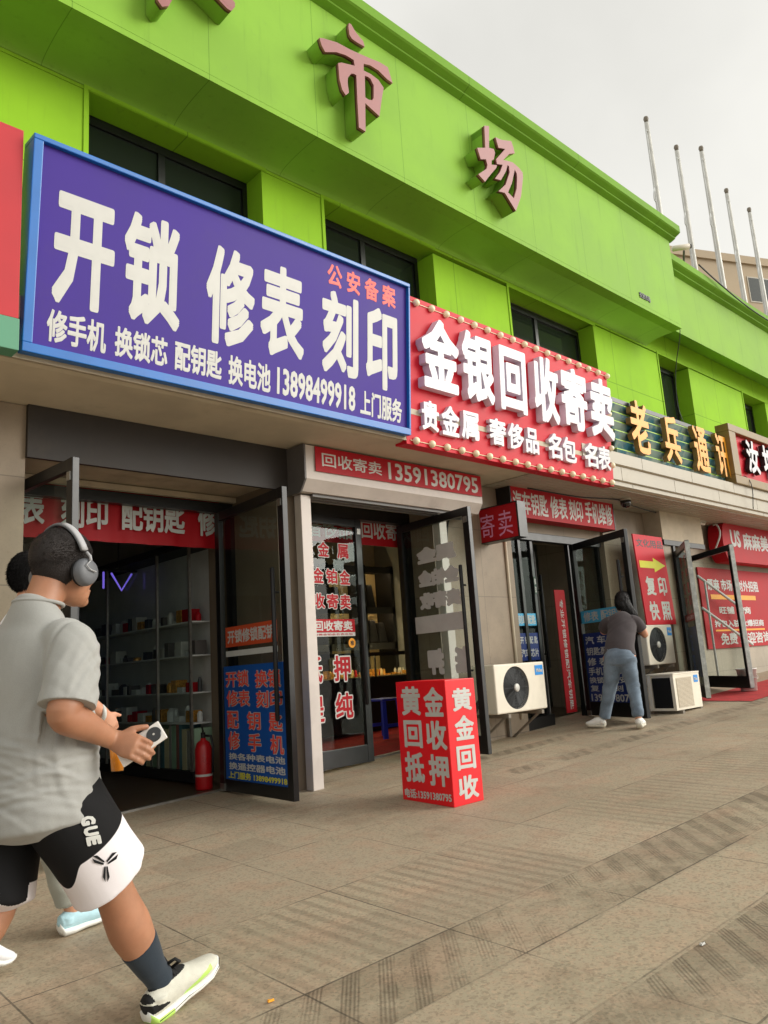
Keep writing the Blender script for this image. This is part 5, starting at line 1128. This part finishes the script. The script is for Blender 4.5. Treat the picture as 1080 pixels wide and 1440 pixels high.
# shorts
m = MB()
limb(m, [(L(-.01,0,.98),.150,.125),(L(-.01,0,.90),.165,.145),(L(-.005,0,.82),.170,.150)], sd)
hx = L(.255,-.105,.525)-L(.03,-.10,.86)
limb(m, [(L(.0,-.085,.90),.105,.145),(L(.05,-.10,.80),.118,.145),(L(.12,-.108,.70),.118,.142),(L(.19,-.11,.605),.116,.145),(L(.225,-.11,.555),.117,.150)], sd)
limb(m, [(L(-.02,.085,.90),.105,.14),(L(-.03,.10,.78),.115,.138),(L(-.045,.105,.66),.115,.138),(L(-.065,.107,.54),.115,.145)], sd)
sf = wr(.006, 14, (h*.8+V3((0,0,.6))), 3)
me = grow(m, .0055, 10, .5, lambda c: sf(c)*.9)
so2 = finish('shorts', me, K['shorts2'], T)
axR = (L(.225,-.11,.555)-L(.0,-.085,.90)); axL = (L(-.065,.107,.54)-L(-.02,.085,.90))
at_ = me.attributes.new('panel', 'FLOAT', 'POINT')
for v in me.vertices:
    c = v.co+ORIG[T.name]; q_ = c-L(0,0,0); s_ = q_.dot(l)
    if s_ < .0:
        t = (c-L(.0,-.085,.90)).dot(axR)/axR.length_squared; ax_p = L(.0,-.085,.90)+axR*t; fr_ = (c-ax_p).dot(h)
        e = max(0, min(1, (fr_+.140)/.045)); e = e*e*(3-2*e); lim = .84-.25*e+max(0, fr_-.07)*.4
    else:
        t = (c-L(-.02,.085,.90)).dot(axL)/axL.length_squared; lim = .84
    at_.data[v.index].value = t-lim
dg = None
bvh = BVHTree.FromPolygons([v.co+ORIG[T.name] for v in me.vertices], [tuple(p.vertices) for p in me.polygons])
def decal(name, faces, mat, px, py, wpx, hpx, rotd):
    """flat print laid on the cloth: 2d shape -> points on the shorts' surface, lifted by half a millimetre"""
    N_ = (fw*-1+V3((0,0,.0))).normalized(); verts = []; fs = []
    vmap = {}
    for tri in faces:
        idx = []
        for (u, v) in tri:
            k = (round(u,5), round(v,5))
            if k not in vmap:
                a = R(rotd); x = px+(u*math.cos(a)*wpx-v*math.sin(a)*hpx); y = py-(u*math.sin(a)*wpx+v*math.cos(a)*hpx)
                d = (cr*((x-540)/1100.93)+cu*(-(y-720)/1100.93)+fw).normalized()
                hit = bvh.ray_cast(V3((0,0,CAM_Z)), d)
                if hit[0] is None: vmap[k] = None
                else:
                    vmap[k] = len(verts); n_ = hit[1] if hit[1].dot(d) < 0 else -hit[1]; verts.append(hit[0]-d*.004)
            idx.append(vmap[k])
        if None not in idx: fs.append(idx)
    if not fs: return
    me_ = bpy.data.meshes.new(name); me_.from_pydata(verts, [], fs); finish(name, me_, mat, so2)
ORIG[so2.name] = ORIG[T.name]
def glyph_faces(s, bold=.05):
    me_ = text_mesh(s, (V3((0,0,0)),V3((1,0,0)),V3((0,1,0)),V3((0,0,0))), -.5, -.5, .5, .5, bold=bold, n=8)
    bm_ = bmesh.new(); bm_.from_mesh(me_); bmesh.ops.triangulate(bm_, faces=bm_.faces[:])
    for _ in range(2): bmesh.ops.subdivide_edges(bm_, edges=[e for e in bm_.edges if e.calc_length() > .12], cuts=1); bmesh.ops.triangulate(bm_, faces=[f for f in bm_.faces if len(f.verts) > 3])
    r_ = [[(v.co.x, v.co.y) for v in f.verts] for f in bm_.faces]; bm_.free(); return r_
for ch, px, py in (('G',124,1154),('U',128,1169),('E',132,1182)): decal('lettering', glyph_faces(ch, .07), K['white'], px, py, 13, 21, -78)
em = []
for a0, sp in ((38,0),(158,0),(272,0)):
    for sg in (-1, 1):
        a = R(a0+sg*9); b = R(a0+sg*4); c = R(a0+sg*17)
        P0 = (.10*math.cos(R(a0+sg*40)), .10*math.sin(R(a0+sg*40))); P1 = (.60*math.cos(b)*.92, .60*math.sin(b)*.92); P2 = (.42*math.cos(c), .42*math.sin(c)); P3 = (.07*math.cos(R(a0+sg*8)), .07*math.sin(R(a0+sg*8)))
        em += [[P0,P2,P1],[P0,P1,P3]]
decal('emblem', em, K['shortb'], 149, 1215, 38, 46, 0)
# sock and shoes
m = MB(); limb(m, [(L(.372,-.097,.295),.061,.073),(L(.402,-.096,.25),.055,.065),(L(.430,-.096,.205),.049,.056),(L(.452,-.096,.175),.044,.051),(AN,.043,.052),(L(.49,-.095,.07),.042,.055)], sd); finish('sock', grow(m, .005, 4), K['sock'], T)
hl, te = L(.420,-.095,-.002), L(.765,-.125,.085)
shoe(T, hl, te, V3((0,0,1)), K['shoe'], K['sole'], [K['lime'], K['lime']], sc=1.17, heelmat=K['lace'])
shoe(T, L(-.45,.1,.13), L(-.25,.1,.01), V3((.0,0,1))+h*.8, K['shoe'], K['sole'], [K['lime'], K['lime']], heelmat=K['lace'])
# headphones
Hd = thing('headphones', H(0,0,.1), 'grey over-ear headphones on the head of the walking person', 'headphones')
m = MB(); bandp = []
for i in range(25):
    a = math.pi*i/24; bandp.append(H(-.004-.012*math.sin(a), -.104*math.cos(a)*1.0, -.002+.152*math.sin(a)))
m.tube(bandp[3:-3], [(.0175,.0075)]*19, 12, side=ax); m.build('band', K['hp'], Hd, smooth=True)
m = MB(); m.tube([bandp[i]+(bandp[i]-H(0,0,.02)).normalized()*.004 for i in range(3,11)], [(.015,.0065)]*8, 10, side=ax); m.build('outer_band', K['hpl'], Hd, smooth=True)
for b in (-1, 1):
    c = H(-.004, .083*b, -.012); n_ = ay*b
    m = MB(); m.lathe(c-n_*.004, n_, [(0,0),(.044,0),(.050,.006),(.050,.016),(.046,.028),(.041,.035),(.02,.038),(0,.038)], 32); cup_ = m.build('ear_cup', K['hp'], Hd, smooth=True)
    m = MB(); m.lathe(c-n_*.012, n_, [(.018,0),(.046,0),(.050,.005),(.046,.010),(.018,.010)], 28); m.build('cushion', K['lace'], cup_, smooth=True)
    m = MB(); m.tube([H(-.004,.101*b,.05), H(-.002,.113*b,.036), H(-.004,.117*b,.022)], .0055, 8); m.tube([H(-.004,.117*b,.022), H(-.024,.1175*b,.008), H(-.010,.1185*b,-.006), H(.014,.119*b,-.014)], .0026, 6); m.build('fork', K['hpl'], cup_, smooth=True)
# phone in the hand
pc = WR+Dh*.075-vn*.031+va*.022
Ph = thing('phone', pc, 'white phone with a round black camera held by the walking person', 'phone')
F = (pc, va, vbx, vn); m = MB(); m.fbox(F, -.078, .088, -.036, .036, -.0042, .0042); m.build('case', K['phone'], Ph, bevel=.0035)
m = MB(); m.fbox(F, -.072, .082, -.032, .032, -.0052, -.0044); m.build('screen', K['lens'], Ph)
m = MB(); m.lathe(pc+va*.055+vn*.0042, vn, [(0,0),(.026,0),(.026,.002),(.0245,.0035),(0,.0035)], 32); cm = m.build('camera_module', K['lens'], Ph, smooth=False)
m = MB(); m.lathe(pc+va*.055+vn*.0078, vn, [(.0,0),(.004,0),(.004,.0006),(0,.0006)], 16); m.build('lens', K['steel'], cm)

# --- the person half hidden behind him
L, h, l = frame_of(1.35, 3.97, 6)
T = thing('person', L(0,0,0), 'person in a white t-shirt walking half hidden behind the one in the grey shirt', 'person')
m = MB(); sd = l
limb(m, [(L(-.02,0,.90),.14,.11),(L(0,0,1.05),.15,.115),(L(0,0,1.3),.165,.11),(L(-.01,0,1.44),.14,.08),(L(.005,0,1.50),.07,.065),(L(.02,0,1.56),.056,.058),(L(.045,0,1.65),.055,.06)], sd)
RE, RW = L(.06,-.26,1.19), L(.30,-.22,1.03)
limb(m, [(L(0,-.17,1.43),.058,.058),(L(.0,-.22,1.34),.055,.055),(RE,.043,.045),(RE.lerp(RW,.5),.038,.04),(RW,.026,.03)], V3((0,0,1)).cross(h))
hand(m, RW, L(.39,-.21,.90)-RW, -l, h, .62)
LE, LW = L(-.05,.27,1.18), L(.1,.26,1.0)
limb(m, [(L(0,.17,1.43),.058,.058),(LE,.043,.045),(LW,.026,.03)], V3((0,0,1)).cross(h)); hand(m, LW, L(.15,.26,.9)-LW, l, h, .45)
limb(m, [(L(0,.09,.92),.095,.1),(L(.16,.05,.52),.058,.062),(L(.22,.04,.38),.055,.062),(L(.30,.03,.1),.034,.04)], sd)
limb(m, [(L(-.02,-.09,.92),.095,.1),(L(-.04,-.12,.52),.058,.062),(L(-.16,-.14,.36),.055,.062),(L(-.27,-.15,.14),.034,.04)], sd)
H, rot = head_shape(m, L, .06, 0, 1.70, yaw_=6, sc=1.02)
finish('body', grow(m, .006, 5), K['skin2'], T)
m = MB(); m.ball(H(-.016,0,.032), .112, .092, .108, 32, rot=rot); Hi = H(0,0,0); ax, ay, az = [(H(*e)-Hi) for e in ((1,0,0),(0,1,0),(0,0,1))]
kill = [f for f in m.bm.faces if (lambda c: (c.dot(az) < (-.075 if c.dot(ax) < -.03 else -.075+(c.dot(ax)+.03)*1.6)))(f.calc_center_median()-Hi)]
bmesh.ops.delete(m.bm, geom=kill, context='FACES')
for v in m.bm.verts: v.co += (v.co-Hi).normalized()*(.002*noise.noise(v.co*60)+.006*noise.noise(v.co*18))
ho = m.build('hair', K['hair2'], T, smooth=True); sm = ho.modifiers.new('thick','SOLIDIFY'); sm.thickness = .008; sm.offset = -1
ORIG[ho.name] = ORIG[T.name]; fur('hair_strands', ho, K['hair2'], T, 9000, lambda p: .026, lambda p: -az*.6-ax*.3, 5)
m = MB()
for b in (-1, 1): m.ball(H(.075,.031*b,.006), .011, .011, .011, 12)
m.build('eyes', K['lens'], T, smooth=True)
m = MB(); limb(m, [(L(-.01,0,.86),.185,.15),(L(0,0,1.05),.18,.145),(L(0,0,1.30),.188,.13),(L(-.01,0,1.43),.155,.095),(L(0,0,1.50),.088,.078),(L(.003,0,1.515),.076,.07)], sd)
limb(m, [(L(0,-.13,1.42),.078,.078),(L(0,-.19,1.39),.08,.082),(L(.005,-.235,1.27),.078,.082),(L(.012,-.25,1.22),.078,.082)], V3((0,0,1)).cross(h)); limb(m, [(L(0,.13,1.42),.078,.078),(L(0,.19,1.39),.08,.082),(L(-.03,.24,1.26),.078,.082)], V3((0,0,1)).cross(h))
finish('t_shirt', grow(m, .006, 6, .5, wr(.004, 9, (h+V3((0,0,.5))), 5)), K['teew'], T)
m = MB(); limb(m, [(L(-.01,0,1.0),.15,.125),(L(-.015,0,.86),.17,.145)], sd); limb(m, [(L(0,.085,.9),.11,.125),(L(.16,.05,.52),.085,.09),(L(.22,.04,.38),.078,.085),(L(.285,.03,.16),.068,.075)], sd); limb(m, [(L(-.02,-.085,.9),.11,.125),(L(-.04,-.12,.52),.085,.09),(L(-.16,-.14,.36),.078,.085),(L(-.25,-.15,.19),.068,.075)], sd)
finish('trousers', grow(m, .006, 4, .5, wr(.007, 12, (h*.5+V3((0,0,1))), 9)), K['pants'], T)
shoe(T, L(.225,.03,.012), L(.50,.03,.03), V3((0,0,1)), K['ice'], K['sole'], [None, None], laces=K['white'])
shoe(T, L(-.33,-.15,.09), L(-.08,-.16,.005), V3((0,0,1))+h*.4, K['teew'], K['sole'], [None, None], laces=K['white'])
m = MB(); m.tube([RW+(V3((0,0,1))*math.cos(a)+l*math.sin(a))*.034-(h*.01) for a in [2*math.pi*i/20 for i in range(21)]], .010, 8, cap=False); m.build('wristband', K['white'], T, smooth=True)
cp = L(.395,-.19,.745)
Cu = thing('drink_cup', cp, 'clear plastic cup of orange drink carried by the person in the white shirt', 'drink')
m = MB(); m.lathe(cp, (0,0,1), [(0,0),(.030,0),(.042,.17),(.0405,.17),(.029,.003),(0,.003)], 28); m.build('cup', K['cup'], Cu, smooth=True)
m = MB(); m.lathe(cp+V3((0,0,.004)), (0,0,1), [(0,0),(.0285,0),(.0385,.14),(0,.14)], 28); m.build('juice', K['juice'], Cu, smooth=True)
m = MB(); m.lathe(cp+V3((0,0,.171)), (0,0,1), [(0,0),(.044,0),(.044,.008),(.038,.012),(0,.012)], 28); m.build('lid', K['cup'], Cu, smooth=True)

# --- the woman at the third shop
L, h, l = frame_of(8.13, 4.93, 25)
T = thing('person', L(0,0,0), 'person with dark hair in a charcoal t-shirt and jeans bending at the glass door', 'person')
m = MB(); sd = l
limb(m, [(L(-.10,-.16,.76),.135,.115),(L(-.09,-.17,.86),.125,.10),(L(-.02,-.19,.97),.135,.10),(L(.06,-.21,1.10),.15,.10),(L(.13,-.22,1.21),.135,.08),(L(.18,-.225,1.265),.06,.055),(L(.22,-.235,1.31),.048,.05),(L(.26,-.24,1.36),.048,.05)], sd)
RE, RW = L(.17,-.45,1.01), L(.32,-.36,1.08)
limb(m, [(L(.13,-.35,1.20),.046,.046),(L(.14,-.405,1.13),.043,.043),(RE,.036,.038),(RE.lerp(RW,.5),.032,.034),(RW,.022,.025)], h); hand(m, RW, L(.42,-.30,1.12)-RW, -l, V3((0,0,1)), .4, .9)
LE, LW = L(.30,.02,1.08), L(.46,-.08,1.16)
limb(m, [(L(.13,-.07,1.20),.05,.05),(L(.18,-.01,1.15),.045,.045),(LE,.036,.038),(LW,.022,.025)], h); hand(m, LW, L(.54,-.14,1.2)-LW, l, V3((0,0,1)), .4, .9)
limb(m, [(L(-.10,-.08,.78),.10,.11),(L(-.04,-.01,.46),.058,.062),(L(.0,.04,.32),.052,.058),(L(.04,.11,.09),.032,.036)], sd)
limb(m, [(L(-.11,-.24,.78),.10,.11),(L(-.10,-.27,.46),.058,.062),(L(-.13,-.28,.32),.052,.058),(L(-.17,-.29,.09),.032,.036)], sd)
H, rot = head_shape(m, L, .29, -.245, 1.405, yaw_=-12, sc=.96, look=14)
finish('body', grow(m, .0065, 5), K['skin2'], T)
m = MB(); m.ball(H(-.02,0,.03), .112, .092, .112, 24, rot=rot)
limb(m, [(H(-.06,-.0,.03),.085,.06),(H(-.085,-.03,-.05),.08,.05),(H(-.07,-.085,-.13),.066,.046),(H(-.03,-.135,-.22),.052,.038),(H(.0,-.165,-.32),.026,.02)], l)
me = grow(m, .006, 4, .5, lambda c: .005*noise.noise(V3((c.x*60, c.y*60, c.z*8)))); hw = finish('hair', me, K['hair2'], T); ORIG[hw.name] = ORIG[T.name]; fur('hair_strands', hw, K['hair2'], T, 3000, lambda p: .05, lambda p: V3((0,0,-1.2)), 6, .003)
m = MB()
for b in (-1, 1): m.ball(H(.075,.031*b,.006), .010, .010, .010, 10)
m.build('eyes', K['lens'], T, smooth=True)
m = MB(); limb(m, [(L(-.10,-.165,.80),.182,.140),(L(-.07,-.175,.90),.165,.128),(L(.0,-.20,1.02),.158,.118),(L(.07,-.215,1.13),.162,.11),(L(.12,-.22,1.21),.145,.09),(L(.165,-.225,1.255),.08,.065)], sd)
limb(m, [(L(.10,-.31,1.19),.066,.07),(L(.125,-.375,1.155),.066,.07),(L(.15,-.425,1.07),.062,.066)], h); limb(m, [(L(.10,-.11,1.19),.07,.072),(L(.16,-.03,1.16),.072,.074),(L(.24,.01,1.11),.066,.07)], h)
finish('t_shirt', grow(m, .006, 5, .5, wr(.008, 12, (h*.4+l*.6+V3((0,0,.9))), 2)), K['teed'], T)
m = MB(); limb(m, [(L(-.09,-.165,.88),.145,.11),(L(-.115,-.16,.78),.175,.145),(L(-.11,-.16,.72),.165,.14)], sd); limb(m, [(L(-.11,-.09,.76),.108,.125),(L(-.05,-.02,.48),.082,.088),(L(-.01,.03,.33),.074,.080),(L(.03,.095,.12),.066,.072)], sd); limb(m, [(L(-.12,-.235,.76),.108,.125),(L(-.11,-.265,.48),.078,.085),(L(-.135,-.28,.33),.070,.078),(L(-.165,-.288,.13),.062,.07)], sd)
finish('jeans', grow(m, .006, 3, .5, wr(.010, 14, (h*.4+l*.4+V3((0,0,1.1))), 6)), K['jeans'], T)
shoe(T, L(.0,.09,.006), L(.07,.32,.01), V3((0,0,1)), K['sole'], K['rubber'], [None, None], laces=None)
shoe(T, L(-.23,-.29,.006), L(.02,-.31,.01), V3((0,0,1)), K['sole'], K['rubber'], [None, None], laces=None)
bpy.data.objects.remove(_to)
